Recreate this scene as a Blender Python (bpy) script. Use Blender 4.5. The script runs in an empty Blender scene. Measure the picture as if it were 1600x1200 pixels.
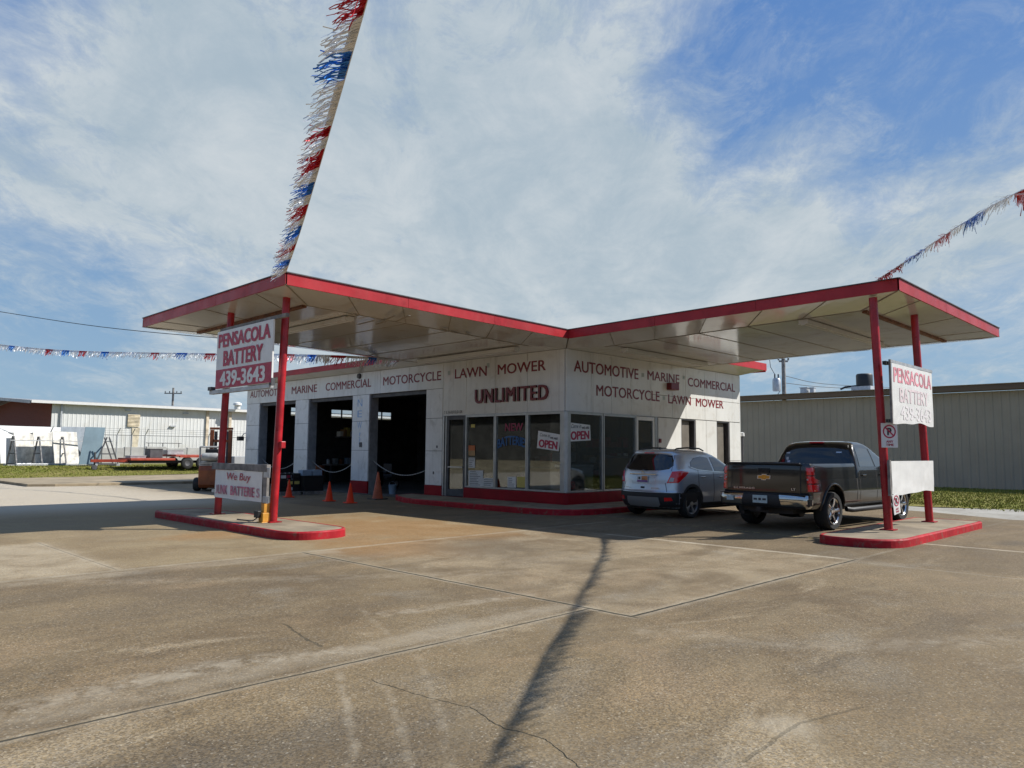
import bpy, bmesh, math, random
from mathutils import Vector, Matrix
from mathutils.geometry import delaunay_2d_cdt
random.seed(7)
R = math.radians
S = bpy.context.scene
COL = S.collection

# ------------------------------------------------------------------ camera
F_PX, YAW, PITCH, ROLL = 1170.92, .7805, .0899, .0085          # focal length in pixels of a 1600 px wide frame
CAM = Vector((-16.25, -13.92, 1.62))
FW = Vector((math.cos(YAW)*math.cos(PITCH), math.sin(YAW)*math.cos(PITCH), math.sin(PITCH)))
RT0 = Vector((math.sin(YAW), -math.cos(YAW), 0)); UP0 = RT0.cross(FW)
RT = RT0*math.cos(ROLL) + UP0*math.sin(ROLL); UP = UP0*math.cos(ROLL) - RT0*math.sin(ROLL)
cd = bpy.data.cameras.new('camera'); cam = bpy.data.objects.new('camera', cd); COL.objects.link(cam)
cd.sensor_width = 36; cd.lens = 36*F_PX/1600; cd.clip_start = .1; cd.clip_end = 6000
mw = Matrix((RT, UP, -FW)).transposed().to_4x4(); mw.translation = CAM
cam.matrix_world = mw
S.camera = cam

def ray(x, y): return FW + RT*((x-800)/F_PX) + UP*((600-y)/F_PX)
def dep(x, y, d): return CAM + ray(x, y)*d                       # a survey helper: point seen at (x, y), d metres deep
def at(x, y, axis, v):
    r = ray(x, y); return CAM + r*((v-CAM[axis])/r[axis])

# ------------------------------------------------------------------ sun, sky, exposure
SUN = Vector((.83, -.72, 1.0)).normalized()
SUN_STRENGTH, SKY_STRENGTH = 5.0, .068
S.view_settings.view_transform = 'Standard'; S.view_settings.look = 'None'
S.view_settings.gamma = 1; S.view_settings.use_curve_mapping = False
S.view_settings.exposure = 0.32
sl = bpy.data.lights.new('sun', 'SUN'); sl.energy = SUN_STRENGTH; sl.angle = R(.5); sl.color = (1, .972, .915)
so = bpy.data.objects.new('sun', sl); COL.objects.link(so)
so.rotation_euler = (-SUN).to_track_quat('-Z', 'Y').to_euler(); so.location = (20, -20, 30)

class NG:
    """small helper that writes node graphs"""
    def __init__(s, tree): s.t = tree; s.n = tree.nodes; s.l = tree.links
    def new(s, typ, **kw):
        n = s.n.new(typ)
        for k, v in kw.items(): setattr(n, k, v)
        return n
    def set(s, inp, v):
        if hasattr(v, 'is_linked') or isinstance(v, bpy.types.NodeSocket): s.l.new(v, inp)
        elif v is not None:
            if inp.type == 'RGBA' and not isinstance(v, (int, float)) and len(v) == 3: v = (*v, 1)
            inp.default_value = v
    def m(s, op, a, b=0., c=None, clamp=False):
        n = s.new('ShaderNodeMath', operation=op); n.use_clamp = clamp
        s.set(n.inputs[0], a); s.set(n.inputs[1], b)
        if c is not None: s.set(n.inputs[2], c)
        return n.outputs[0]
    def vm(s, op, a, b=None, out=0):
        n = s.new('ShaderNodeVectorMath', operation=op); s.set(n.inputs[0], a)
        if b is not None: s.set(n.inputs[1], b)
        return n.outputs[out]
    def mix(s, f, a, b, blend='MIX'):
        n = s.new('ShaderNodeMix', data_type='RGBA', blend_type=blend)
        s.set(n.inputs[0], f); s.set(n.inputs[6], a); s.set(n.inputs[7], b)
        return n.outputs[2]
    def noise(s, vec, scale, detail=4, rough=.55, dist=0.):
        n = s.new('ShaderNodeTexNoise'); s.set(n.inputs['Vector'], vec)
        n.inputs['Scale'].default_value = scale; n.inputs['Detail'].default_value = detail
        n.inputs['Roughness'].default_value = rough; n.inputs['Distortion'].default_value = dist
        return n.outputs[0]
    def ramp(s, v, lo, hi, a=0., b=1., smooth=True):
        n = s.new('ShaderNodeMapRange', interpolation_type='SMOOTHSTEP' if smooth else 'LINEAR')
        s.set(n.inputs[0], v)
        for i, q in zip((1, 2, 3, 4), (lo, hi, a, b)): n.inputs[i].default_value = q
        return n.outputs[0]
    def sep(s, v):
        n = s.new('ShaderNodeSeparateXYZ'); s.set(n.inputs[0], v); return n.outputs
    def comb(s, x, y, z):
        n = s.new('ShaderNodeCombineXYZ')
        for i, q in enumerate((x, y, z)): s.set(n.inputs[i], q)
        return n.outputs[0]
    def scale(s, v, sc):
        n = s.new('ShaderNodeVectorMath', operation='MULTIPLY'); s.set(n.inputs[0], v); n.inputs[1].default_value = sc
        return n.outputs[0]

W = bpy.data.worlds.new('World'); S.world = W; W.use_nodes = True
g = NG(W.node_tree); g.n.clear()
sky = g.new('ShaderNodeTexSky', sky_type='NISHITA'); sky.sun_disc = False
sky.sun_elevation = math.asin(SUN.z); sky.sun_rotation = math.atan2(SUN.x, SUN.y)
sky.air_density = 1.0; sky.dust_density = .6; sky.ozone_density = 1.6
tc = g.new('ShaderNodeTexCoord'); dirv = tc.outputs['Generated']
dx, dy, dz = g.sep(dirv)
zz = g.m('ADD', g.m('MAXIMUM', dz, 0.0), .22)
# cloud layer seen on a plane above: axes along / across the wind streaks
cu = g.m('DIVIDE', g.m('ADD', g.m('MULTIPLY', dx, .72), g.m('MULTIPLY', dy, .69)), zz)
cv = g.m('DIVIDE', g.m('SUBTRACT', g.m('MULTIPLY', dy, .72), g.m('MULTIPLY', dx, .69)), zz)
p1 = g.comb(g.m('MULTIPLY', cu, .8), cv, 0.37)
big = g.noise(p1, 1.1, 3, .5, .25)
mid = g.noise(p1, 3.6, 8, .62, .35)
fine = g.noise(g.comb(g.m('MULTIPLY', cu, 2.0), g.m('MULTIPLY', cv, .9), 3.1), 5.5, 9, .7, .4)
wisp = g.noise(g.comb(g.m('MULTIPLY', cu, 1.3), g.m('MULTIPLY', cv, 2.0), 7.3), 3.4, 10, .72, .45)
dens = g.m('ADD', g.m('ADD', g.m('MULTIPLY', big, .42), g.m('MULTIPLY', mid, .42)), g.m('ADD', g.m('MULTIPLY', fine, .24), g.m('MULTIPLY', g.m('SUBTRACT', wisp, .5), .40)))
# cloud is thinned in the unseen sky behind the photographer to lower ambient fill
# how much cloud stands in which part of the sky: (pixel-surveyed direction, radius in degrees, amount)
bias = None
for (px, py), rad, amt in [((1290, 150), 14, -.27), ((1130, 215), 8, -.10), ((1560, 60), 12, -.12), ((1480, 235), 9, -.10), ((60, 480), 8, -.22), ((230, 455), 7, -.20),
                           ((420, 470), 6, -.12), ((820, 470), 4, -.14), ((1500, 560), 9, -.22), ((1250, 590), 7, -.20), ((100, 590), 7, -.10), ((740, 60), 4, -.10),
                           ((30, 20), 6, -.14),
                           ((560, 330), 24, .22), ((250, 250), 19, .17), ((900, 400), 14, .20), ((900, 130), 13, .15), ((1330, 330), 11, .22), ((1120, 330), 10, .14), ((1180, 440), 9, .15), ((1520, 440), 8, .12), ((1560, 330), 8, .10), ((740, 465), 5, .2), ((1000, 470), 7, .16), ((1200, 480), 6, .12)]:
    d = ray(px, py).normalized()
    c = g.vm('DOT_PRODUCT', g.vm('NORMALIZE', dirv), tuple(d), 1)
    w = g.ramp(c, math.cos(R(rad)), math.cos(R(rad*.15)), 0, amt)
    bias = w if bias is None else g.m('ADD', bias, w)
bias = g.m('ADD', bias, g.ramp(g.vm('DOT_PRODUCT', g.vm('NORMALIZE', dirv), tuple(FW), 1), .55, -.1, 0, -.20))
puff = g.noise(g.comb(g.m('MULTIPLY', cu, 1.6), g.m('MULTIPLY', cv, 1.9), 11.0), 9.0, 8, .66, .2)
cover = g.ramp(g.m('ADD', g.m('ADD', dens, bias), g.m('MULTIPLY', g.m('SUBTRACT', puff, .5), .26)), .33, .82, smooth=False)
cover = g.m('ADD', cover, g.m('MULTIPLY', g.ramp(wisp, .42, .68), .24), clamp=True)
cover = g.m('MULTIPLY', cover, g.ramp(dz, -.02, .06))
shade = g.m('ADD', g.m('MULTIPLY', g.noise(g.comb(g.m('MULTIPLY', cu, .8), cv, 1.7), 2.6, 8, .62, .5), .6), g.m('MULTIPLY', wisp, .4))
ccol = g.mix(g.ramp(shade, .32, .68), (4.9, 6.0, 6.8), (7.4, 8.0, 8.3))
blue = g.mix(.75, sky.outputs[0], g.mix(g.ramp(dz, .02, .55), (3.3, 5.3, 7.6), (1.25, 3.05, 7.2)))
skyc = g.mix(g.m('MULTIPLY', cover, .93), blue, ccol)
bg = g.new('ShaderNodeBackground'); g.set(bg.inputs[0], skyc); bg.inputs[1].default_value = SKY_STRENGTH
wo = g.new('ShaderNodeOutputWorld'); g.l.new(bg.outputs[0], wo.inputs[0])

# ------------------------------------------------------------------ materials
def pm(name, col, rough=.5, metal=0., var=0., vs=3., bump=0., bs=20., stain=None, coat=0., spec=.5, streak=0.):
    """principled material; var = mottling of its own colour, stain = (colour, amount, scale) of dirt with its own shape"""
    m = bpy.data.materials.new(name); m.use_nodes = True; q = NG(m.node_tree)
    b = q.n['Principled BSDF']; b.inputs['Roughness'].default_value = rough; b.inputs['Metallic'].default_value = metal
    b.inputs['Coat Weight'].default_value = coat; b.inputs['Coat Roughness'].default_value = .06
    b.inputs['Specular IOR Level'].default_value = spec
    c = (*col, 1)
    if var or stain or bump or streak:
        t = q.new('ShaderNodeTexCoord').outputs['Object']
        if var:
            n = q.noise(t, vs, 5, .6)
            lo = tuple(max(0, x*(1-var)) for x in col); hi = tuple(x*(1+var) for x in col)
            c = q.mix(q.ramp(n, .3, .7), lo, hi)
        if streak:
            n = q.noise(q.scale(t, (7, 7, .35)), 1.0, 5, .65)
            c = q.mix(q.ramp(n, .5, .75, 0, streak), c, (.16, .13, .09))
        if stain:
            n = q.noise(t, stain[2], 6, .65, .6)
            c = q.mix(q.ramp(n, .52, .70, 0, stain[1]), c, stain[0])
        if bump:
            bn = q.new('ShaderNodeBump'); bn.inputs['Strength'].default_value = bump; bn.inputs['Distance'].default_value = .01
            q.set(bn.inputs['Height'], q.noise(t, bs, 4, .6)); q.l.new(bn.outputs[0], b.inputs['Normal'])
        if rough < .9 and var:
            q.set(b.inputs['Roughness'], q.ramp(q.noise(t, vs*2.3, 4), .3, .7, max(.02, rough*.8), min(1, rough*1.25)))
    q.set(b.inputs['Base Color'], c)
    return m

def glassm(name, tint, refl=1.0):
    m = bpy.data.materials.new(name); m.use_nodes = True; q = NG(m.node_tree); q.n.clear()
    t = q.new('ShaderNodeBsdfTransparent'); t.inputs[0].default_value = (*tint, 1)
    gl = q.new('ShaderNodeBsdfGlossy'); gl.inputs['Roughness'].default_value = .015
    fr = q.new('ShaderNodeFresnel'); fr.inputs[0].default_value = 1.5
    mx = q.new('ShaderNodeMixShader'); q.set(mx.inputs[0], q.m('MULTIPLY', fr.outputs[0], refl, clamp=True))
    q.l.new(t.outputs[0], mx.inputs[1]); q.l.new(gl.outputs[0], mx.inputs[2])
    o = q.new('ShaderNodeOutputMaterial'); q.l.new(mx.outputs[0], o.inputs[0])
    return m

M = {}
M['porcelain'] = pm('white_porcelain_panel', (.72, .71, .67), .16, var=.05, vs=.8, stain=((.44, .38, .29), .30, 1.7), streak=.20)
M['pier'] = pm('white_pier_panel', (.74, .735, .715), .22, var=.06, vs=1.2, stain=((.36, .34, .30), .4, 2.2), streak=.15)
M['gap'] = pm('dark_panel_gap', (.035, .032, .03), .8)
M['soffit'] = pm('cream_soffit_enamel', (.59, .575, .53), .11, var=.06, vs=.6, stain=((.36, .27, .17), .35, 1.3), bump=.05, bs=2.2)
M['seam'] = pm('soffit_seam_dark', (.27, .24, .19), .8)
M['rust'] = pm('rusty_steel', (.16, .065, .03), .8, var=.4, vs=6)
M['fascia'] = pm('red_fascia_metal', (.40, .028, .034), .36, var=.16, vs=.9, stain=((.24, .015, .02), .5, 2.6), streak=.10, spec=.28)
M['red_paint'] = pm('red_painted_steel', (.36, .012, .018), .33, var=.25, vs=3, stain=((.20, .02, .02), .5, 4))
M['red_base'] = pm('red_painted_base', (.27, .005, .012), .45, var=.15, vs=2, spec=.2)
M['kerb'] = pm('red_painted_kerb', (.37, .014, .022), .6, spec=.2, var=.2, vs=3, stain=((.17, .10, .075), .85, 6), bump=.3, bs=30)
M['roof'] = pm('roof_gravel', (.30, .28, .26), .9, var=.2, vs=2)
M['letter'] = pm('maroon_letter_paint', (.20, .013, .018), .35)
M['letter3d'] = pm('maroon_channel_letter', (.17, .010, .016), .35)
M['signred'] = pm('crimson_sign_print', (.42, .018, .06), .45, var=.08, vs=5)
M['signwhite'] = pm('white_sign_face', (.72, .71, .68), .4, var=.05, vs=3)
M['paper'] = pm('white_paper', (.62, .62, .60), .7, var=.05, vs=6)
M['paperyellow'] = pm('yellow_paper', (.55, .45, .12), .7)
M['paperorange'] = pm('orange_paper', (.55, .16, .05), .7)
M['ink'] = pm('dark_ink', (.03, .03, .035), .6)
M['alu'] = pm('window_aluminium', (.42, .42, .41), .38, metal=.6, var=.1, vs=4)
M['galv'] = pm('galvanised_steel', (.46, .47, .48), .45, metal=.5, var=.15, vs=5)
M['glass'] = glassm('shop_glass', (.84, .87, .87), .85)
M['clear'] = glassm('clear_glass', (.85, .88, .9), 1.0)
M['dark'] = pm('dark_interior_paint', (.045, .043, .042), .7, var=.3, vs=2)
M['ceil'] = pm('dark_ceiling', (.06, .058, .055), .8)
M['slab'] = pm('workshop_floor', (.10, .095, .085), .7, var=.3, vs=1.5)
M['wood'] = pm('old_grey_timber', (.20, .185, .17), .8, var=.35, vs=4, bump=.3, bs=14)
M['tan'] = pm('tan_board', (.40, .24, .10), .55, var=.15, vs=3)
M['black'] = pm('black_plastic', (.012, .012, .013), .45)
M['blackgloss'] = pm('black_gloss', (.01, .01, .012), .15)
M['rubber'] = pm('tyre_rubber', (.018, .018, .018), .75, bump=.2, bs=40)
M['concrete_top'] = pm('island_concrete', (.25, .20, .135), .85, var=.25, vs=1.4, stain=((.13, .10, .075), .6, 2.0), bump=.4, bs=35)
M['yellow'] = pm('yellow_painted_steel', (.62, .29, .035), .5, var=.15, vs=5, stain=((.25, .15, .06), .5, 9))
M['cone'] = pm('orange_cone_plastic', (.86, .055, .012), .5, spec=.25)
M['cone_old'] = pm('faded_orange_cone', (.42, .10, .045), .65, var=.2, vs=5)
M['orange'] = pm('orange_machine_paint', (.26, .068, .02), .45, var=.2, vs=4, stain=((.15, .07, .03), .5, 6))
M['whitewall'] = pm('white_ribbed_metal', (.66, .66, .64), .5, var=.05, vs=.5, stain=((.5, .45, .36), .25, .8))
M['beigewall'] = pm('beige_ribbed_metal', (.34, .288, .222), .6, var=.06, vs=.5)
M['brownmetal'] = pm('brown_trim_metal', (.13, .085, .05), .5)
M['brick'] = None
M['greyroof'] = pm('grey_metal_roof', (.36, .37, .38), .45, metal=.3, var=.1, vs=1)
M['stone'] = pm('wrapped_stone_slab', (.58, .55, .49), .45, var=.35, vs=2.5, bump=.9, bs=5)
M['stonewhite'] = pm('polished_white_slab', (.72, .72, .71), .3)
M['stonegrey'] = pm('grey_granite_slab', (.28, .31, .34), .3, var=.12, vs=2)
M['stoneblue'] = pm('polished_dark_slab', (.17, .23, .26), .12, var=.12, vs=1)
M['darkmetal'] = pm('dark_steel', (.07, .07, .075), .55, var=.2, vs=4)
M['trailer'] = pm('red_trailer_paint', (.34, .05, .025), .5, var=.25, vs=3)
M['cable'] = pm('black_cable', (.03, .03, .032), .6)
M['chain'] = pm('galvanised_chain', (.40, .40, .39), .5, metal=.4)
M['bluepaint'] = pm('faded_blue_paint', (.25, .40, .62), .5)
M['neonblue'] = pm('blue_window_paint', (.012, .10, .30), .5)
M['neonpink'] = pm('pink_window_paint', (.26, .012, .055), .5)
M['foil_red'] = pm('red_foil', (.50, .012, .022), .30, metal=.45)
M['foil_blue'] = pm('blue_foil', (.03, .20, .66), .28, metal=.45)
M['foil_silver'] = pm('silver_foil', (.78, .79, .80), .38, metal=.2)
M['bucket'] = pm('pale_blue_plastic', (.25, .33, .42), .5)

# ribbed wall bump is real geometry below; brick gets a brick texture
def brickm():
    m = bpy.data.materials.new('dark_red_brick'); m.use_nodes = True; q = NG(m.node_tree); b = q.n['Principled BSDF']
    t = q.new('ShaderNodeTexCoord').outputs['Object']; x, y, z = q.sep(t)
    br = q.new('ShaderNodeTexBrick'); q.set(br.inputs['Vector'], q.comb(q.m('ADD', x, y), z, 0))
    br.inputs['Scale'].default_value = 4; br.inputs['Color1'].default_value = (.16, .035, .022, 1); br.inputs['Color2'].default_value = (.22, .05, .03, 1)
    br.inputs['Mortar'].default_value = (.2, .13, .1, 1); br.inputs['Mortar Size'].default_value = .012
    q.l.new(br.outputs[0], b.inputs['Base Color']); b.inputs['Roughness'].default_value = .85
    return m
M['brick'] = brickm()

# ------------------------------------------------------------------ mesh helpers
class MB:
    def __init__(s): s.v = []; s.f = []; s.mi = []
    def add(s, vs, fs, mi=0):
        o = len(s.v); s.v += [tuple(p) for p in vs]; s.f += [tuple(i+o for i in f) for f in fs]; s.mi += [mi]*len(fs); return s
    def box(s, x0, x1, y0, y1, z0, z1, mi=0, mat=None):
        vs = [Vector((x, y, z)) for z in (z0, z1) for y in (y0, y1) for x in (x0, x1)]
        if mat is not None: vs = [mat @ p for p in vs]
        return s.add(vs, [(0, 2, 3, 1), (4, 5, 7, 6), (0, 1, 5, 4), (2, 6, 7, 3), (0, 4, 6, 2), (1, 3, 7, 5)], mi)
    def bar(s, a, b, w, h=None, mi=0, up=(0, 0, 1)):
        a = Vector(a); b = Vector(b); h = h or w; d = (b-a); L = d.length; d.normalize(); u = Vector(up)
        if abs(d.dot(u)) > .98: u = Vector((1, 0, 0))
        sx = d.cross(u).normalized(); uz = sx.cross(d)
        vs = [a+d*t+sx*p*w/2+uz*q*h/2 for t in (0, L) for q in (-1, 1) for p in (-1, 1)]
        return s.add(vs, [(0, 2, 3, 1), (4, 5, 7, 6), (0, 1, 5, 4), (2, 6, 7, 3), (0, 4, 6, 2), (1, 3, 7, 5)], mi)
    def tube(s, pts, r, n=8, mi=0, cap=True):
        pts = [Vector(p) for p in pts]; rs = r if isinstance(r, (list, tuple)) else [r]*len(pts)
        vs = []; fs = []; prev = None
        for i, p in enumerate(pts):
            d = (pts[min(i+1, len(pts)-1)]-pts[max(i-1, 0)]).normalized()
            if prev is None:
                u = Vector((0, 0, 1)) if abs(d.z) < .9 else Vector((1, 0, 0)); prev = d.cross(u).normalized()
            a = (prev-d*prev.dot(d)).normalized(); prev = a; b = d.cross(a)
            vs += [p+(a*math.cos(2*math.pi*k/n)+b*math.sin(2*math.pi*k/n))*rs[i] for k in range(n)]
        for i in range(len(pts)-1):
            for k in range(n):
                k2 = (k+1) % n; fs.append((i*n+k, i*n+k2, (i+1)*n+k2, (i+1)*n+k))
        if cap: fs += [tuple(range(n-1, -1, -1)), tuple(range((len(pts)-1)*n, len(pts)*n))]
        return s.add(vs, fs, mi)
    def lathe(s, prof, mat=None, n=24, mi=0):
        """prof = (radius, height) pairs round the local z axis"""
        vs = []; fs = []; mat = mat or Matrix()
        for r, z in prof: vs += [mat @ Vector((r*math.cos(2*math.pi*k/n), r*math.sin(2*math.pi*k/n), z)) for k in range(n)]
        for i in range(len(prof)-1):
            for k in range(n):
                k2 = (k+1) % n; fs.append((i*n+k, i*n+k2, (i+1)*n+k2, (i+1)*n+k))
        return s.add(vs, fs, mi)
    def prism(s, poly, z0, z1, mat=None, mi=0, top_mi=None):
        mat = mat or Matrix(); n = len(poly)
        s.add([mat @ Vector((x, y, z)) for z in (z0, z1) for x, y in poly], [tuple(range(n-1, -1, -1))]+[(i, (i+1) % n, n+(i+1) % n, n+i) for i in range(n)], mi)
        s.add([mat @ Vector((x, y, z1)) for x, y in poly], [tuple(range(n))], mi if top_mi is None else top_mi); return s
    def quad(s, *ps, mi=0): return s.add(ps, [tuple(range(len(ps)))], mi)
    def build(s, name, mat, parent=None, smooth=None, loc=None, bevel=0., world=False, fix=True):
        me = bpy.data.meshes.new(name); me.from_pydata(s.v, [], s.f); 
        for m in (mat if isinstance(mat, (list, tuple)) else [mat]): me.materials.append(m)
        me.polygons.foreach_set('material_index', s.mi)
        if fix:
            bm = bmesh.new(); bm.from_mesh(me); bmesh.ops.remove_doubles(bm, verts=bm.verts, dist=1e-5)
            bmesh.ops.recalc_face_normals(bm, faces=bm.faces); bm.to_mesh(me); bm.free()
        if smooth is not None:
            me.polygons.foreach_set('use_smooth', [True]*len(me.polygons)); me.set_sharp_from_angle(angle=R(smooth))
        me.update()
        o = bpy.data.objects.new(name, me); COL.objects.link(o)
        if parent:
            o.parent = parent
            if world: o.location = -parent.location
        if loc: o.location = loc
        if bevel:
            b = o.modifiers.new('edge', 'BEVEL'); b.width = bevel; b.segments = 2; b.limit_method = 'ANGLE'; b.angle_limit = R(40); b.use_clamp_overlap = True
        return o

def tag(o, label=None, cat=None, group=None, kind=None):
    for k, v in (('label', label), ('category', cat), ('group', group), ('kind', kind)):
        if v: o[k] = v
    return o
def thing(name, label, cat, loc=(0, 0, 0), rz=0., group=None):
    o = bpy.data.objects.new(name, None); COL.objects.link(o); o.location = loc; o.rotation_euler = (0, 0, rz); o.empty_display_size = .2
    return tag(o, label, cat, group)
def kids(o): return [c for c in bpy.data.objects if c.parent == o]
def copy_tree(o, parent=None):
    c = o.copy(); COL.objects.link(c)
    if parent: c.parent = parent
    for ch in kids(o): copy_tree(ch, c)
    return c

TEXTS = []
def text(name, s, mat, parent, org, xd, yd, w, h, lift=.004, bold=0., depth=0., slant=0., spacing=1.0, world=False, arc=0., label=None, warp=None):
    """lettering w x h metres with its lower left corner at org, running along xd, standing along yd; the mesh is filled in at the end"""
    me = bpy.data.meshes.new(name); me.materials.append(mat); o = bpy.data.objects.new(name, me); COL.objects.link(o)
    if parent:
        o.parent = parent
        if world: o.location = -parent.location
    TEXTS.append((me, s, Vector(org), Vector(xd), Vector(yd), w, h, lift, bold, depth, slant, spacing, arc, warp)); 
    if label: o['label'] = label
    return o
def finish_texts():
    tmp = []
    for t in TEXTS:
        c = bpy.data.curves.new('text_source', 'FONT'); c.body = t[1]; c.space_character = t[11]; c.resolution_u = 3; c.fill_mode = 'FRONT' if not t[9] else 'BOTH'
        if t[9]: c.extrude = .5
        o = bpy.data.objects.new('text_source', c); COL.objects.link(o); tmp.append((o, c))
    dg = bpy.context.evaluated_depsgraph_get(); dg.update()
    for t, (o, c) in zip(TEXTS, tmp):
        me, s, org, xd, yd, w, h, lift, bold, depth, slant, sp, arc, warp = t
        src = bpy.data.meshes.new_from_object(o.evaluated_get(dg))
        vs = [v.co.copy() for v in src.vertices]
        x0 = min(v.x for v in vs); x1 = max(v.x for v in vs); y0 = min(v.y for v in vs); y1 = max(v.y for v in vs)
        nd = xd.cross(yd); out = []; fcs = []; n0 = len(vs)
        # heavier lettering = the same strokes laid again a little to each side, each coat a hair further out
        coats = [(0, 0)] if not bold else [(0, 0), (-bold, -bold*.4), (bold, bold*.4), (-bold, bold*.5), (bold, -bold*.5)]
        x0 -= bold; x1 += bold; y0 -= bold*.5; y1 += bold*.5
        for ci, (ox, oy) in enumerate(coats):
            for v in vs:
                a = (v.x+ox-x0)/(x1-x0); b = (v.y+oy-y0)/(y1-y0)
                q = org+xd*(a*w+slant*b*h)+yd*(b*h+arc*(4*a*(1-a)))
                if warp: q = q+nd*warp(q)
                out.append(q+nd*(lift+ci*.0003+(v.z+.5)*depth if depth else lift+ci*.0003))
            fcs += [tuple(i+ci*n0 for i in p.vertices) for p in src.polygons]
        me.from_pydata(out, [], fcs); me.update()
        bpy.data.objects.remove(o); bpy.data.curves.remove(c); bpy.data.meshes.remove(src)
X, Y, Z = Vector((1, 0, 0)), Vector((0, 1, 0)), Vector((0, 0, 1))

# ================================================================== THE GROUND
def concrete_lot():
    m = bpy.data.materials.new('old_concrete_lot'); m.use_nodes = True; q = NG(m.node_tree); b = q.n['Principled BSDF']
    P = q.new('ShaderNodeTexCoord').outputs['Object']; x, y, z = q.sep(P)
    wob = q.m('MULTIPLY', q.m('SUBTRACT', q.noise(P, 2.2, 4), .5), .10)
    fin = q.m('MULTIPLY', q.m('SUBTRACT', q.noise(P, 14, 3), .5), .035)
    w2 = q.m('ADD', wob, fin)
    n_big = q.noise(P, .22, 6, .62, .4); n_mid = q.noise(P, 1.0, 7, .68, .5); n_sm = q.noise(P, 6, 5, .7)
    n_str = q.noise(q.scale(P, (.25, 1.1, 1)), 1.3, 6, .62, .3)
    c = q.mix(q.ramp(n_big, .33, .68), (0.110, 0.075, 0.038), (0.164, 0.118, 0.062))
    c = q.mix(q.ramp(n_mid, .36, .66, 0, .62), c, (0.184, 0.135, 0.074))
    c = q.mix(q.ramp(n_str, .52, .72, 0, .55), c, (0.079, 0.054, 0.028))
    c = q.mix(q.ramp(n_sm, .55, .75, 0, .35), c, (0.093, 0.065, 0.032))
    n_a = q.noise(q.scale(P, (.45, 1.0, 1)), .55, 8, .72, 1.1)
    c = q.mix(q.ramp(n_a, .50, .64, 0, .55), c, (.115, .085, .05))
    c = q.mix(q.ramp(n_a, .45, .34, 0, .5), c, (.30, .235, .145))
    n_h = q.noise(q.scale(P, (.7, 1, 1)), .85, 6, .6, .6)
    c = q.mix(q.ramp(n_h, .50, .72, 0, .32), c, (.27, .185, .10)); c = q.mix(q.ramp(n_h, .48, .28, 0, .40), c, (.20, .178, .135))
    n_d = q.noise(P, 3.3, 4, .6)
    c = q.mix(q.ramp(n_d, .70, .76, 0, .55), c, (.075, .058, .038))
    # slabs poured at different times
    def rect(x0, x1, y0, y1, soft=.05):
        a = q.m('MULTIPLY', q.ramp(q.m('ADD', x, w2), x0-soft, x0+soft), q.ramp(q.m('ADD', x, w2), x1+soft, x1-soft))
        return q.m('MULTIPLY', a, q.m('MULTIPLY', q.ramp(q.m('ADD', y, w2), y0-soft, y0+soft), q.ramp(q.m('ADD', y, w2), y1+soft, y1-soft)))
    mid_slab = rect(-10, -4.15, -9.4, -3.05)
    c = q.mix(q.m('MULTIPLY', mid_slab, q.ramp(n_mid, .3, .65, .10, .42)), c, q.mix(q.ramp(n_mid, .3, .7), (.20, .152, .092), (.345, .272, .168)))
    north = rect(-60, -4.7, -3.05, 22, .2)
    c = q.mix(q.m('MULTIPLY', north, .6), c, q.mix(q.ramp(n_mid, .3, .7), (0.200, 0.140, 0.068), (0.274, 0.209, 0.114)))
    pale = rect(-60, -12.6, -3.0, .9, .25)
    c = q.mix(q.m('MULTIPLY', pale, q.ramp(n_mid, .3, .6, .12, .55)), c, (.37, .305, .205))
    far = rect(-60, -5, 8, 60, 2.0)
    c = q.mix(q.m('MULTIPLY', far, .7), c, (.46, .40, .305))
    east = rect(-4.1, 30, -40, -2, .05)
    c = q.mix(q.m('MULTIPLY', east, .4), c, q.mix(q.ramp(n_str, .35, .65), (0.082, 0.057, 0.028), (0.148, 0.107, 0.058)))
    # rust coloured wash
    def blob(cx, cy, r, ax=1., ay=1.):
        v = q.comb(q.m('MULTIPLY', q.m('SUBTRACT', x, cx), ax), q.m('MULTIPLY', q.m('SUBTRACT', y, cy), ay), 0)
        return q.ramp(q.m('ADD', q.vm('LENGTH', v, None, 1), q.m('MULTIPLY', q.m('SUBTRACT', n_mid, .5), r*1.3)), r, r*.25)
    rust = q.m('MAXIMUM', blob(-8.4, -3.2, 1.9, 1, .8), q.m('MAXIMUM', blob(-6.6, -1.0, 2.6, .9, .6), blob(-9.9, .2, 1.1, .7, 1)))
    c = q.mix(q.m('MULTIPLY', rust, .50), c, (0.266, 0.136, 0.043))
    grey = blob(-7.3, -4.3, 1.5, .8, 1)
    c = q.mix(q.m('MULTIPLY', grey, .5), c, (0.110, 0.086, 0.054))
    oil = q.m('MAXIMUM', blob(-1.0, -7.9, 1.3), q.m('MAXIMUM', blob(.3, -10.6, .6, .7, 1.6), blob(-14.4, -10.3, 1.4, .7, 1.2)))
    c = q.mix(q.m('MULTIPLY', oil, .55), c, (0.063, 0.049, 0.033))
    # exposed pebbles
    vo = q.new('ShaderNodeTexVoronoi'); q.set(vo.inputs['Vector'], P); vo.inputs['Scale'].default_value = 84
    vr, vg, vb = q.sep(vo.outputs['Color'])
    rough_area = q.m('SUBTRACT', 1, q.m('MULTIPLY', q.m('MAXIMUM', mid_slab, north), .35))
    peb = q.m('MULTIPLY', rough_area, q.ramp(q.noise(P, .6, 4, .6), .3, .62, .5, 1))
    tone = q.ramp(vr, 0, 1, .58, 1.46, smooth=False); tone = q.m('ADD', 1, q.m('MULTIPLY', q.m('SUBTRACT', tone, 1), peb))
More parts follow.
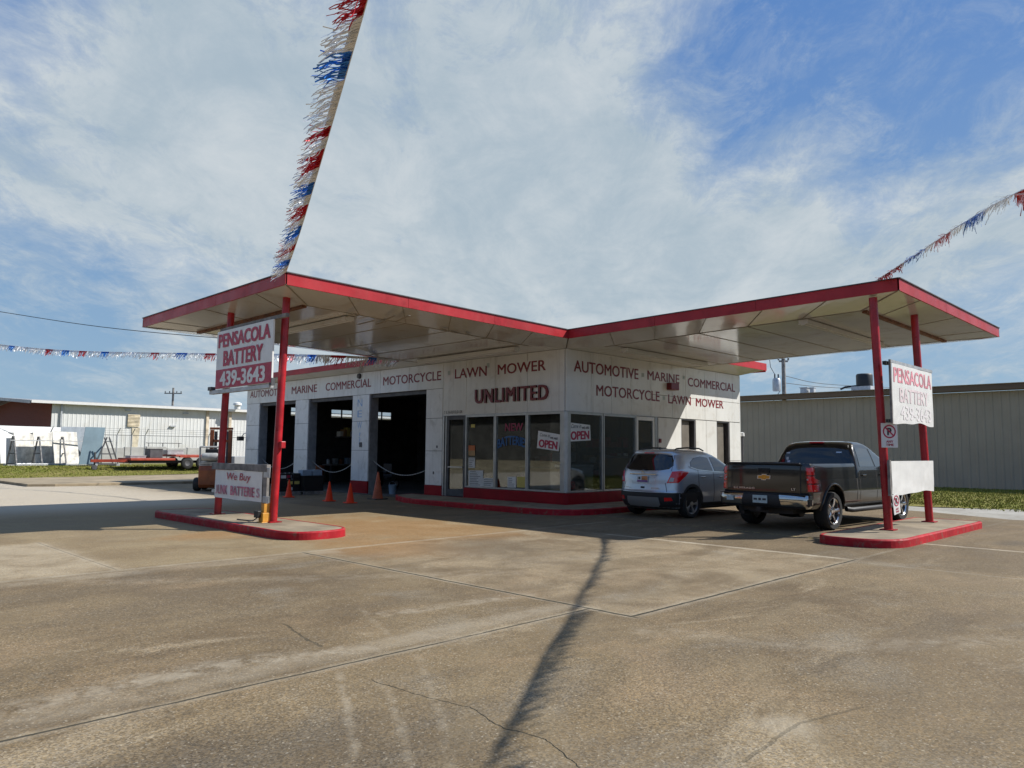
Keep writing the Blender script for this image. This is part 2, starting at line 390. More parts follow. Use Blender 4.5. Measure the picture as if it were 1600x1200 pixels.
    c = q.mix(1, c, q.comb(tone, q.m('MULTIPLY', tone, q.ramp(vb, 0, 1, .93, 1.04, smooth=False)), q.m('MULTIPLY', tone, q.ramp(vb, 0, 1, .80, 1.14, smooth=False))), 'MULTIPLY')
    c = q.mix(q.m('MULTIPLY', q.ramp(vg, .965, .99), q.m('MULTIPLY', rough_area, .38)), c, (0.459, 0.394, 0.285))
    # joints: along Y at a given X, or along X at a given Y; each with a pale mortar band and a dark slit
    pale_m = None; dark_m = None
    def acc(old, v): return v if old is None else q.m('MAXIMUM', old, v)
    def joint(axis, k, a0, a1, band=.07, slit=.012, pa=.7, da=.8, off=0.):
        nonlocal pale_m, dark_m
        u, v = (x, y) if axis == 0 else (y, x)
        d = q.m('ABSOLUTE', q.m('SUBTRACT', q.m('ADD', u, q.m('MULTIPLY', w2, .5)), k))
        rng = q.m('MULTIPLY', q.ramp(v, a0-.1, a0+.1), q.ramp(v, a1+.1, a1-.1))
        br = q.ramp(q.noise(P, 2.1, 3), .28, .46, .35, 1)
        if da and not slit: da = 0
        if pa: pale_m = acc(pale_m, q.m('MULTIPLY', q.m('MULTIPLY', q.ramp(d, band, band*.2), rng), q.m('MULTIPLY', q.ramp(n_mid, .3, .6, .35, 1), pa)))
        if da: dark_m = acc(dark_m, q.m('MULTIPLY', q.m('MULTIPLY', q.ramp(q.m('ABSOLUTE', q.m('SUBTRACT', d, off)), slit, slit*.4), rng), q.m('MULTIPLY', br, da)))
    joint(0, -10.0, -9.5, -3.1, .10, .028, .45, 1.)
    joint(1, -8.62, -40, -10, .26, 0, .30, 0)
    joint(1, -3.35, -40, -9.5, .3, 0, .30, 0)
    joint(1, -9.42, -10, -4.1, .13, .026, .35, 1.)
    joint(1, -8.9, -40, -10, .10, .018, .35, .9)
    joint(1, -3.06, -40, -4.6, .09, .012, .6, .55)
    joint(0, -12.7, -3.0, 1.0, .10, .012, .4, .5)
    joint(0, -4.16, -9.3, -4.6, .11, .01, .9, .3)
    joint(0, -4.35, -22, -9.4, .05, .014, .5, .7)
    joint(0, -3.45, -3.2, -1.7, .05, .014, .3, .9)
    joint(1, -9.42, -4.1, 6, .05, .012, .3, .5)
    joint(1, -3.0, -4.6, -1.9, .07, .01, .5, .3)
    joint(0, -1.0, -13, -9.1, .09, .01, .9, .2)
    # pale dusty tyre sweeps
    def sweep(pts, wd, am):
        nonlocal pale_m
        pts = [at(px, py, 2, 0) for px, py in pts]
        for a, bb in zip(pts, pts[1:]):
            ba = bb-a; pa = q.vm('SUBTRACT', q.comb(q.m('ADD', x, wob), q.m('SUBTRACT', y, wob), 0), (a.x, a.y, 0))
            h = q.m('MULTIPLY', q.vm('DOT_PRODUCT', pa, (ba.x, ba.y, 0), 1), 1/ba.length_squared, clamp=True)
            n = q.new('ShaderNodeVectorMath', operation='SCALE'); n.inputs[0].default_value = (ba.x, ba.y, 0); q.set(n.inputs['Scale'], h)
            pale_m = acc(pale_m, q.m('MULTIPLY', q.ramp(q.vm('DISTANCE', pa, n.outputs[0], 1), wd, wd*.1), q.ramp(q.noise(P, 4.5, 5, .7), .36, .62, 0, am)))
    sweep([(548, 1205), (546, 1120), (530, 1050)], .05, .30); sweep([(645, 1205), (622, 1120), (592, 1060)], .05, .26); sweep([(706, 1205), (690, 1120), (655, 1030), (560, 950)], .05, .22)
    sweep([(20, 1110), (230, 1062), (370, 1036), (560, 1015)], .28, .55); sweep([(120, 910), (400, 905), (800, 895)], .3, .2); sweep([(600, 960), (820, 930)], .2, .4); sweep([(1010, 985), (1300, 1010), (1590, 1000)], .3, .22)
    # wandering cracks
    def crack(pts, wd=.010, am=1.):
        nonlocal dark_m
        pts = [at(px, py, 2, 0) for px, py in pts]
        for a, bb in zip(pts, pts[1:]):
            ba = bb-a; pa = q.vm('SUBTRACT', q.comb(q.m('ADD', x, q.m('MULTIPLY', w2, .9)), q.m('SUBTRACT', y, q.m('MULTIPLY', w2, .7)), 0), (a.x, a.y, 0))
            h = q.m('MULTIPLY', q.vm('DOT_PRODUCT', pa, (ba.x, ba.y, 0), 1), 1/ba.length_squared, clamp=True)
            n = q.new('ShaderNodeVectorMath', operation='SCALE'); n.inputs[0].default_value = (ba.x, ba.y, 0); q.set(n.inputs['Scale'], h)
            d = q.vm('DISTANCE', pa, n.outputs[0], 1)
            dark_m = acc(dark_m, q.m('MULTIPLY', q.ramp(d, wd, wd*.4), am))
    crack([(580, 1062), (640, 1083), (735, 1105), (790, 1138), (852, 1155), (905, 1200)], .006)
    crack([(440, 975), (500, 1010)], .02, .5)
    crack([(1500, 1000), (1560, 1010)], .012, .5)
    crack([(1160, 1190), (1245, 1130), (1345, 1105)], .02, .35)
    pale_m = acc(pale_m, q.m('MULTIPLY', blob(*at(1230, 1135, 2, 0)[:2], .25), .4))
    c = q.mix(pale_m, c, q.mix(q.ramp(n_sm, .3, .7), (.31, .25, .165), (.44, .375, .27)))
    # faint tyre sweeps
    for k, (cx, cy, rr) in enumerate([(-8.0, -15.5, 5.2), (-8.0, -15.5, 6.7), (-19, -3.5, 9.1)]):
        d = q.m('ABSOLUTE', q.m('SUBTRACT', q.vm('LENGTH', q.comb(q.m('SUBTRACT', x, cx), q.m('SUBTRACT', y, cy), 0), None, 1), rr))
        c = q.mix(q.m('MULTIPLY', q.ramp(q.m('ADD', d, wob), .16, .02), q.ramp(n_mid, .3, .6, .05, .28)), c, (0.197, 0.148, 0.083))
    c = q.mix(1, c, (1.10, 1.13, 1.20), 'MULTIPLY')
    c = q.mix(dark_m, c, (.035, .032, .02))
    q.set(b.inputs['Base Color'], c)
    q.set(b.inputs['Roughness'], q.ramp(n_mid, .3, .7, .68, .9))
    b.inputs['Specular IOR Level'].default_value = .3
    bn = q.new('ShaderNodeBump'); bn.inputs['Strength'].default_value = .5; bn.inputs['Distance'].default_value = .012
    hgt = q.m('ADD', q.m('MULTIPLY', q.m('MULTIPLY', vr, peb), .5), q.m('SUBTRACT', q.m('MULTIPLY', n_sm, .5), q.m('MULTIPLY', dark_m, 1.5)))
    q.set(bn.inputs['Height'], hgt); q.l.new(bn.outputs[0], b.inputs['Normal'])
    return m

def dirtm(name, c1, c2, c3, sc=1.):
    m = bpy.data.materials.new(name); m.use_nodes = True; q = NG(m.node_tree); b = q.n['Principled BSDF']
    P = q.new('ShaderNodeTexCoord').outputs['Object']
    c = q.mix(q.ramp(q.noise(P, .35*sc, 6, .65), .35, .65), c1, c2); c = q.mix(q.ramp(q.noise(P, 2.4*sc, 6, .7), .5, .72), c, c3)
    q.set(b.inputs['Base Color'], c); b.inputs['Roughness'].default_value = .95; b.inputs['Specular IOR Level'].default_value = .1
    return m
M['lot'] = concrete_lot()
M['earth'] = dirtm('sandy_earth', (.20, .16, .10), (.30, .25, .17), (.12, .12, .05))
M['lawn'] = dirtm('dry_lawn_soil', (.15, .155, .035), (.20, .175, .055), (.24, .185, .085), .9)
M['gravel'] = dirtm('pale_gravel', (.30, .285, .255), (.38, .365, .33), (.20, .185, .15), 2)
M['pave'] = pm('brown_pavement', (.29, .23, .15), .9, var=.25, vs=.8, stain=((.15, .10, .05), .5, 1.2))
M['blade'] = dirtm('grass_blades', (.16, .19, .032), (.22, .21, .055), (.27, .21, .09), 2)

def terrain(x, y):
    if x > 11.5: return 0.
    t = min(1, max(0, (y-30.5)/5.5)); t = t*t*(3-2*t)
    s = min(1, max(0, (y-26)/4.0)); return .09*s+.44*t
# one sheet that reaches the horizon
gx = [-3000, -800, -250, -90, -60, -40, -25, -12, 0, 6, 11.5, 11.6, 14, 20, 30, 45, 90, 250, 800, 3000]
gy = [-3000, -800, -250, -90, -50, -25, -10, 0, 10, 18, 22, 24, 26, 27, 28, 29, 30, 30.5, 31, 31.5, 32, 32.5, 33, 33.5, 34, 35, 36, 40, 48, 60, 90, 250, 800, 3000]
b = MB(); b.add([(x, y, terrain(x, y)-.03) for y in gy for x in gx],
      [(j*len(gx)+i, j*len(gx)+i+1, (j+1)*len(gx)+i+1, (j+1)*len(gx)+i) for j in range(len(gy)-1) for i in range(len(gx)-1)])
tag(b.build('ground', M['earth']), kind='structure')
b = MB()
lotp = [(-70, -60), (7.2, -60), (7.0, -11), (6.4, -9.4), (7.6, -7.2), (8.4, -3.0), (8.6, 0), (10.0, .2), (10.0, 19.4), (2.2, 21.2), (-2, 21.6), (-6.6, 21.7), (-7.9, 22.6), (-8.1, 29.2), (-70, 29.2)]
b.add([(x, y, 0) for x, y in lotp], [tuple(range(len(lotp)))])
tag(b.build('parking_lot', M['lot']), kind='structure')
b = MB(); b.add([(x, y, -.012) for x, y in [(6.2, -60), (11.6, -60), (11.2, -9), (9.8, -6.6), (10.4, -3), (11.4, 2), (13, 24), (6, 24), (6, -9)]], [tuple(range(9))])
tag(b.build('gravel_path', M['gravel']), kind='structure')
b = MB(); rim = [(-8.1, 22.4), (-7.2, 21.9), (-4.5, 21.85), (-1.5, 21.75), (2.5, 21.4), (6, 21.2), (10, 24), (10, 32.6), (4.5, 32), (0, 30.9), (-4, 30.2), (-8.3, 29.6)]
b.prism(rim, -.02, .11); tag(b.build('pavement', M['pave'], bevel=.02), kind='structure')

def lawn(name, region, n, zf):
    """soil sheet and a field of short blades as one mass"""
    x0, x1, y0, y1 = region; vs = []; fs = []
    b = MB()
    for k in range(n):
        x = random.uniform(x0, x1); y = random.uniform(y0, y1); z = zf(x, y)
        if z is None: continue
        for j in range(3):
            a = random.uniform(0, 6.28); h = random.uniform(.015, .055)*(2.2 if random.random() < .04 else 1); w = random.uniform(.015, .035)
            px, py = x+random.uniform(-.1, .1), y+random.uniform(-.1, .1); lx, ly = random.uniform(-.05, .05), random.uniform(-.05, .05)
            b.add([(px-w*math.cos(a), py-w*math.sin(a), z-.02), (px+w*math.cos(a), py+w*math.sin(a), z-.02), (px+lx, py+ly, z+h)], [(0, 1, 2)])
    return tag(b.build(name, M['blade'], fix=False), kind='stuff')
# left lawn: sheet following the rise
def left_edge(x): return 30.0+.16*(x+8) if x > -8.3 else 30.4
b = MB(); xs = [-14, -12, -10, -9, -8.3, -6, -3, 0, 3, 6, 9, 11.4]; n = 9
for x in xs:
    for j in range(n+1):
        y = left_edge(x)+(50-left_edge(x))*(j/n)**1.8; b.v.append((x, y, terrain(x, y)-.004))
for i in range(len(xs)-1):
    for j in range(n): b.f.append((i*(n+1)+j, (i+1)*(n+1)+j, (i+1)*(n+1)+j+1, i*(n+1)+j+1)); b.mi.append(0)
tag(b.build('lawn', M['lawn']), kind='structure')
lawn('grass', (-14, 11, 29.5, 38), 16000, lambda x, y: terrain(x, y) if y > left_edge(x)+random.uniform(-.2, .5) else None)
def r_ok(x, y):
    e = 10.3+.35*math.sin(y*1.7)+.2*math.sin(y*5.1)+(.0 if y > -8 else (-8-y)*.35)
    return 0. if x > e+random.uniform(-.4, .8) else None
b = MB(); b.add([(x, y, -.008) for x, y in [(10.4, 4), (10.2, -3), (10.0, -6), (10.7, -8), (11.6, -10), (14, -16), (20, -40), (34, -40), (34, 14), (12, 14)]], [tuple(range(10))])
tag(b.build('verge', M['lawn']), kind='structure')
lawn('verge_grass', (9.6, 26.3, -18, 3), 17000, r_ok)
# painted bay lines, worn
def paintm(name, col):
    m = bpy.data.materials.new(name); m.use_nodes = True; q = NG(m.node_tree); b = q.n['Principled BSDF']
    P = q.new('ShaderNodeTexCoord').outputs['Object']
    q.set(b.inputs['Base Color'], (*col, 1)); b.inputs['Roughness'].default_value = .8
    q.set(b.inputs['Alpha'], q.ramp(q.noise(P, 7, 6, .7), .34, .62, 0.05, .9)); return m
M['yline'] = paintm('worn_yellow_line', (.40, .30, .13)); M['wline'] = paintm('worn_white_line', (.5, .47, .4))
b = MB()
def strip(b, p, r, w):
    p = Vector(p); r = Vector(r); s = (r-p).cross(Z).normalized()*w/2; b.quad(p-s, p+s, r+s, r-s)
strip(b, (-1.0, -1.75, .004), (-1.75, -8.0, .004), .09)
strip(b, (.0, -4.55, .004), (5.2, -4.75, .004), .09)
strip(b, (.2, -1.75, .004), (5.2, -1.75, .004), .08)
tag(b.build('bay_markings', M['yline'], fix=False), kind='structure')

# ================================================================== THE STATION
st = thing('gas_station', 'white panelled former petrol station with red trimmed butterfly canopies and three open workshop bays', 'building', (0, 0, 0))
ZF, ZB, ZT, ZBAY = 2.72, .47, 4.58, 3.72        # door head, top of the red base, wall head, bay head
def panel_rows(b, axis, cells, t=.035):
    """enamel panels as thin boxes with 12 mm gaps, standing on the X=0 (axis 0) or Y=0 (axis 1) face"""
    for (a0, a1, z0, z1) in cells:
        a0, a1 = min(a0, a1)+.006, max(a0, a1)-.006; z0 += .006; z1 -= .006
        if axis == 0: b.box(-t, 0, a0, a1, z0, z1)
        else: b.box(a0, a1, -t, 0, z0, z1)
# backing walls behind the panels
b = MB()
b.box(.004, .2, .01, 5.39, ZF, ZT); b.box(.004, .2, 5.39, 19.6, ZBAY, ZT)
b.box(.2, 10.1, .004, .2, ZF, ZT); b.box(4.56, 6.02, .004, .2, 0, ZF); b.box(6.9, 8.39, .004, .2, 0, ZF); b.box(9.28, 10.1, .004, .2, 0, ZF)
for y0, y1 in ((5.39, 6.27), (9.66, 10.78), (14.05, 15.12), (18.35, 19.6)): b.box(.004, .34, y0, y1, 0, ZBAY)
b.box(9.9, 10.1, .2, 19.6, 0, ZT)
b.box(.34, 9.9, 5.45, 5.6, 0, ZT)                                       # wall between shop and workshop
b.box(.34, 9.9, 19.4, 19.6, 0, 3.24); b.box(.34, 9.9, 19.4, 19.6, 3.7, ZT)
for x0, x1 in ((.34, 2.1), (3.5, 4.36), (5.7, 6.86), (8.2, 9.9)): b.box(x0, x1, 19.4, 19.6, 3.24, 3.7)
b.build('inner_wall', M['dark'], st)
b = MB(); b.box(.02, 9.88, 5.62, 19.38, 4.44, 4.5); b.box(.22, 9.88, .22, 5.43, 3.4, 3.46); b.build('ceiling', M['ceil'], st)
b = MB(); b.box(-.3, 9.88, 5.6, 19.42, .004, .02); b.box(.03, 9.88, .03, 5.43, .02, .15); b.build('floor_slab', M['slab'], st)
# enamel fascia panels, left front
b = MB(); cells = []
ys = [0.02, 1.49, 2.86, 4.23, 5.39]
for a, c in zip(ys, ys[1:]): cells.append((a, c, ZF+.07, ZT))
ys = [5.39, 7.25, 9.0, 10.4, 12.1, 13.6, 15.12, 16.7, 18.35, 19.6]
for a, c in zip(ys, ys[1:]): cells.append((a, c, ZBAY, ZT))
panel_rows(b, 0, cells)
cells = []; xs = [-.036, 1.1, 2.1, 3.1, 4.15, 5.45, 6.3, 7.55, 8.35, 10.1]
for a, c in zip(xs, xs[1:]):
    if a > 4: cells += [(a, c, 3.52, ZT), (a, c, ZF+.07, 3.52)]
    else: cells.append((a, c, ZF+.07, ZT))
panel_rows(b, 1, cells)
cells = []
for x0, x1 in ((4.6, 6.0), (6.92, 7.65), (7.65, 8.37), (9.3, 10.1)): cells += [(x0, x1, 1.35, ZF+.06), (x0, x1, .3, 1.35)]
panel_rows(b, 1, cells)
b.build('wall_panel', M['porcelain'], st, bevel=.004)
b = MB(); b.box(10.101, 10.14, -.033, 19.6, 0, ZT); b.build('end_wall', M['whitewall'], st)
b = MB(); b.box(-.03, 10.1, 19.6, 19.64, 0, 3.24); b.box(-.03, 10.1, 19.6, 19.64, 3.7, ZT)
b.build('side_wall', M['whitewall'], st)
# workshop piers
for y0, y1 in ((5.39, 6.27), (9.66, 10.78), (14.05, 15.12), (18.35, 19.6)):
    b = MB(); panel_rows(b, 0, [(y0, y1, ZB, 1.62), (y0, y1, 1.62, ZF), (y0, y1, ZF, ZBAY)], .045)
    p = b.build('pier', M['pier'], st, bevel=.004)
    b = MB(); b.box(-.06, .0, y0-.01, y1+.01, 0, ZB-.005); b.build('base_panel', M['red_base'], p, bevel=.008)
    b = MB(); b.box(.0, .36, y0-.012, y0+.003, .02, ZBAY-.005); b.box(.0, .36, y1-.003, y1+.012, .02, ZBAY-.005); b.build('jamb', M['galv'], p)
# bay heads: rolled door and guides
for y0, y1 in ((6.28, 9.65), (10.79, 14.04), (15.13, 18.34)):
    b = MB(); b.box(.05, .30, y0, y1, ZBAY-.13, ZBAY-.01); b.build('lintel', M['darkmetal'], st)
    b = MB(); b.box(.6, 3.6, y0+.15, y1-.15, ZBAY+.35, ZBAY+.40); b.build('raised_door', M['darkmetal'], st)
# high windows in the far end wall of the workshop
for x0, x1 in ((2.1, 3.5), (4.36, 5.7), (6.86, 8.2)):
    b = MB()
    for z in (3.24, 3.455, 3.67): b.box(x0, x1, 19.46, 19.52, z, z+.03)
    for x in (x0, (x0+x1)/2-.03, x1-.05): b.box(x, x+.05, 19.455, 19.525, 3.271, 3.669)
    w = b.build('window', M['darkmetal'], st)
    b = MB(); b.box(x0+.05, x1-.05, 19.485, 19.495, 3.27, 3.67); b.build('pane', M['clear'], w)
# red base under the shop windows and the corner post
b = MB(); b.prism([(-.09, 4.24), (-.09, .03), (.03, -.09), (4.55, -.09), (4.55, .0), (.04, .0), (0, .04), (0, 4.24)], .02, ZB-.012)
b.build('base_panel', M['red_base'], st, bevel=.012)
b = MB(); b.box(4.56, 10.1, -.05, 0, .0, .29); b.build('base_panel', M['red_base'], st, bevel=.008)
b = MB(); b.prism([(-.05, .13), (-.05, .02), (.02, -.05), (.11, -.05), (.11, .06), (.06, .13)], ZB, ZF+.06); b.build('corner_post', M['alu'], st, bevel=.006)
# shop windows
def shop_window(axis, a0, a1, z0=ZB, z1=ZF+.06):
    f = .045; b = MB()
    def bx(b, u0, u1, d0, d1, w0, w1):
        if axis == 0: b.box(d0, d1, u0, u1, w0, w1)
        else: b.box(u0, u1, d0, d1, w0, w1)
    bx(b, a0, a0+f, -.045, .05, z0, z1); bx(b, a1-f, a1, -.045, .05, z0, z1)
    bx(b, a0+f, a1-f, -.043, .05, z0, z0+f); bx(b, a0+f, a1-f, -.043, .05, z1-f-.02, z1)
    w = b.build('window', M['alu'], st)
    b = MB(); bx(b, a0+f-.005, a1-f+.005, .0, .008, z0+f-.005, z1-f-.015); b.build('pane', M['glass'], w)
for a0, a1 in ((2.872, 4.23), (1.502, 2.86), (.135, 1.49)): shop_window(0, a0, a1)
for a0, a1 in ((.115, 1.66), (1.69, 3.36)): shop_window(1, a0, a1)
def glass_door(axis, a0, a1, frame, label=None, boarded=False):
    z0, z1 = .16, ZF+.05; b = MB()
    def bx(b, u0, u1, d0, d1, w0, w1):
        if axis == 0: b.box(d0, d1, u0, u1, w0, w1)
        else: b.box(u0, u1, d0, d1, w0, w1)
    for u0, u1 in ((a0, a0+.09), (a1-.09, a1)): bx(b, u0, u1, -.03, .03, z0, z1)
    bx(b, a0+.09, a1-.09, -.028, .03, z1-.12, z1); bx(b, a0+.09, a1-.09, -.028, .03, z0, z0+.22)
    d = b.build('door', frame, st, bevel=.004)
    b = MB(); bx(b, a0+.085, a1-.085, .0, .008, z0+.21, z1-.11); b.build('pane', M['glass'], d)
    b = MB(); bx(b, a0+.10, a1-.10, -.07, -.05, 1.08, 1.12); bx(b, a0+.12, a0+.15, -.055, -.02, 1.082, 1.118); bx(b, a1-.15, a1-.12, -.055, -.02, 1.082, 1.118); b.build('handle', M['alu'], d)
    if label: d['label'] = label
    return d
glass_door(0, 4.26, 5.16, M['darkmetal'], 'dark framed glass shop door')
b = MB(); b.box(-.04, .05, 5.18, 5.23, .15, ZF+.05); b.box(-.04, .05, 5.30, 5.38, .15, ZF+.05); b.build('door_frame', M['alu'], st)
d = glass_door(1, 3.40, 4.40, M['signwhite'], 'white framed door with a tan board behind the glass')
b = MB(); b.box(3.5, 4.3, .05, .07, 1.95, 2.6); b.build('board', M['tan'], d)
b = MB(); b.box(3.75, 4.0, -.012, -.002, 1.35, 1.6); b.build('notice', M['paper'], d)
b = MB(); b.box(4.41, 4.55, -.04, .06, .15, ZF+.06); b.build('door_frame', M['alu'], st)
# service doors in the white side wall, standing a little open
M['sdoor'] = pm('grey_brown_service_door', (.16, .14, .115), .5, var=.15, vs=2)
for x0, x1 in ((6.02, 6.9), (8.39, 9.28)):
    b = MB(); b.box(x0+.03, x1-.20, .10, .15, .16, ZF+.03); d = b.build('door', M['sdoor'], st, bevel=.006)
    b = MB(); b.box(x0, x0+.03, -.02, .2, .05, ZF+.05); b.box(x1-.05, x1, -.02, .2, .05, ZF+.05); b.box(x0+.03, x1-.05, -.018, .2, ZF+.03, ZF+.05); b.build('door_frame', M['darkmetal'], d)
    b = MB(); b.lathe([(.0, .0), (.03, .01), (.035, .04), (.02, .06), (0, .062)], Matrix.Translation((x1-.28, .10, 1.15)) @ Matrix.Rotation(R(90), 4, 'X'), 12); b.build('handle', M['galv'], d, smooth=40)
    b = MB(); b.box(x1-.2, x1-.05, .17, .19, .16, ZF); b.build('back_board', M['black'], d)
# head trim between glass and fascia
b = MB(); b.box(-.06, .0, .02, 5.39, ZF+.062, ZF+.075); b.box(-.02, 4.56, -.06, .0, ZF+.062, ZF+.075); b.build('head_trim', M['galv'], st)

# ---- roof: canopies flare up to their lips
LC, OV, YE, XE, YB, XB = 9.11, .57, 7.1, 7.53, 20.2, 10.72      # canopy reach, eave, canopy far ends, building roof ends
ZI, ZO, FT = 4.99, 5.09, .24
def lipz(t): return ZI+(ZO-ZI)*(t-OV)/(LC-OV)
def swap(p): return (p[1], p[0], p[2])
def both(fn):
    for sw in (False, True): fn(sw, (lambda p: swap(p)) if sw else (lambda p: p))
def canopy(sw, T):
    E = XE if sw else YE
    cn = 'canopy'
    # soffit: level inner field and the rising rim
    xi, y0, y1 = -LC+1.12, .52, E-1.05
    zin = lambda x: 4.58+.155*(-x)/8.0
    zl = lambda x: lipz(-x)-FT+.01
    zend = lambda d: 4.58+(4.72-4.58)*min(1, d/.6) if d < 1.2 else zl(-d)-.03
    b = MB(); n = 7
    xs = [-.0+(xi)*k/n for k in range(n+1)]
    for k in range(n):
        a, c = xs[k], xs[k+1]
        oa, oc = (-OV if k == 0 else a*(LC/-xi)*1.0), c*(LC/-xi)
        b.quad(*[T(p) for p in ((a, y0, zin(a)), (c, y0, zin(c)), (c, y1, zin(c)), (a, y1, zin(a)))])
    P0 = (0, 0, 4.58)
    b.quad(*[T(p) for p in (P0, (0, y0, 4.58), (xi, y0, zin(xi)), (-LC, -OV, zl(-LC)), (-OV, -OV, zl(-OV)))][:5]) if False else None
    m_ = 15
    for k in range(m_):
        t0, t1 = k/m_, (k+1)/m_
        i0 = (xi*t0, y0*min(1, t0*7), zin(xi*t0)); i1 = (xi*t1, y0*min(1, t1*7), zin(xi*t1))
        o0 = (-OV-(LC-OV)*t0, -OV, zl(-OV-(LC-OV)*t0)); o1 = (-OV-(LC-OV)*t1, -OV, zl(-OV-(LC-OV)*t1))
        b.quad(T(i0), T(i1), T(o1), T(o0))
        q0 = (xi*t0, y1, zin(xi*t0)); q1 = (xi*t1, y1, zin(xi*t1)); e0 = (-LC*t0, E, zend(LC*t0)); e1 = (-LC*t1, E, zend(LC*t1))
        b.quad(T(q0), T(q1), T(e1), T(e0))
    b.quad(*[T(p) for p in [(0, 0, 4.58), (0, y0, 4.58)]+[(xi*k/m_, y0*min(1, k/m_*7), zin(xi*k/m_)) for k in (3, 2, 1)]])
    b.quad(*[T(p) for p in ((xi, y0, zin(xi)), (xi, y1, zin(xi)), (-LC, E, zl(-LC)), (-LC, -OV, zl(-LC)))])
    cp = b.build('canopy', M['soffit'], st, fix=False)
    # seams: battens under the soffit
    b = MB(); dz = Vector((0, 0, -.006))
    def sm(p, r, w=.018): b.bar(Vector(T(p))+dz, Vector(T(r))+dz, w, .008)
    sm((0, 0, 4.585), (-OV, -OV, zl(-OV)), .03); sm((xi, y0, zin(xi)), (-LC, -OV, zl(-LC)), .03); sm((xi, y1, zin(xi)), (-LC, E, zl(-LC)), .03)
    sm((-1.0, y0, zin(-1.)), (xi, y0, zin(xi)), .022); sm((0, y1, 4.58), (xi, y1, zin(xi)), .022); sm((xi, y0, zin(xi)), (xi, y1, zin(xi)), .03)
    for k in range(1, 6):
        x = xi*k/6; sm((x, y0, zin(x)), (x, y1, zin(x)), .016)
        xo = -OV-(LC-OV)*k/6; sm((x, y0, zin(x)), (xo, -OV, zl(xo)), .014)
        y = y0+(y1-y0)*k/6; yo = -OV+(E+OV)*k/6
        if k % 2: sm((xi, y, zin(xi)), (-LC, yo, zl(-LC)), .014)
    b.build('soffit_seam', M['seam'], cp)
    # fascia strips
    b = MB(); th = .035
    def fas(p, r, out):
        p, r, out = Vector(p), Vector(r), Vector(out)*th
        vs = [p, r, r+Vector((0, 0, -FT)), p+Vector((0, 0, -FT))]; vs += [v-out for v in vs]
        b.add([T(v) for v in vs], [(0, 1, 2, 3), (7, 6, 5, 4), (0, 4, 5, 1), (1, 5, 6, 2), (2, 6, 7, 3), (3, 7, 4, 0)])
    cuts = [OV, 3.4, 6.1, LC]
    for a, c in zip(cuts, cuts[1:]):
        fas((-a, -OV, lipz(a)), (-c+.008, -OV, lipz(c)), (0, -1, 0))
    cy = [-OV, 2.6, E] 
    for a, c in zip(cy, cy[1:]): fas((-LC, a, ZO), (-LC, c-.008, ZO), (-1, 0, 0))
    fas((-OV, E, ZI), (-LC, E, ZO), (0, 1, 0))
    b.build('fascia', M['fascia'], cp)
    b = MB()
    def trim(p, r): b.bar(Vector(T(p))+Vector((0, 0, .008)), Vector(T(r))+Vector((0, 0, .008)), .05, .02)
    trim((-OV, -OV, ZI), (-LC, -OV, ZO)); trim((-LC, -OV, ZO), (-LC, E, ZO)); b.build('roof_edge', M['darkmetal'], cp)
    b = MB(); b.quad(*[T(p) for p in ((-OV, -OV, ZI-.03), (-LC, -OV, ZO-.03), (-LC, E, ZO-.03), (-OV, E, ZI-.03))]); b.build('roof_deck', M['roof'], cp, fix=False)
    # steel beam above the columns
    b = MB(); zb = zin(-8.0); b.box(-8.09, -7.99, .55, E-1.05, zb-.045, zb+.01)
    if sw: b.v = [T(v) for v in b.v]
    b.build('beam', M['rust'], cp)
    if not sw:
        # seams where the enamel has split and rusted
        b = MB(); rr = random.Random(3)
        for (px, py, qx, qy) in [(541, 493, 556, 487), (560, 505, 584, 499), (604, 497, 617, 491), (588, 505, 603, 500), (619, 500, 640, 491), (690, 512, 697, 514), (703, 516, 715, 519), (727, 518, 734, 521)]:
            p, r = at(px, py, 2, 4.66), at(qx, qy, 2, 4.66); b.bar(p+Vector((0, 0, -.03)), r+Vector((0, 0, -.03)), .05, .012)
        b.build('rust_split', M['seam'], cp)
    return cp
cps = []
both(lambda sw, T: cps.append(canopy(sw, T)))
# main roof: eaves beyond the canopies, decks
b = MB()
zl = 4.73
b.quad((0, YE, ZT), (0, YB-.6, ZT), (-.6, YB, zl), (-.6, YE, zl)); b.quad((0, YB-.6, ZT), (10.1, YB-.6, ZT), (XB, YB, zl), (-.6, YB, zl))
b.quad((XE, 0, ZT), (10.1, 0, ZT), (XB, -.8, 4.79), (XE, -.8, 4.79)); b.quad((10.1, 0, ZT), (10.1, YB-.6, ZT), (XB, YB, zl), (XB, -.8, 4.79))
b.build('eave_soffit', M['soffit'], st, fix=False)
b = MB()
b.box(-.635, -.6, YE+.04, YB+.035, 4.71, 4.93); b.box(-.6, XB, YB, YB+.035, 4.71, 4.93); b.box(XE+.04, XB+.03, -.835, -.8, 4.77, 5.04); b.box(XB, XB+.035, -.8, YB+.035, 4.72, 4.95)
b.build('fascia', M['fascia'], st)
b = MB(); b.quad((-.6, -OV, 4.9), (XB, -.8, 4.94), (XB, YB, 4.9), (-.6, YB, 4.9)); b.build('roof_deck', M['roof'], st, fix=False)
b = MB(); b.box(2.0, 3.2, 9.2, 10.4, 4.9, 5.35); b.build('roof_vent', M['galv'], st, bevel=.03)
# fluorescent battens under the canopies
for p, r in (((-6.75, 3.8), (-6.75, .75)), ((-1.05, 5.4), (-1.15, .85)), ((1.04, -1.28), (5.6, -1.2)), ((.5, -6.7), (5.5, -6.7))):
    b = MB(); z = 4.58+.155*max(-p[0], -p[1])/8.0
    b.bar((p[0], p[1], z-.07), (r[0], r[1], z-.07), .22, .11); b.bar((p[0], p[1], z-.135), (r[0], r[1], z-.135), .10, .03)
    b.build('light_batten', M['soffit'], st, bevel=.01)
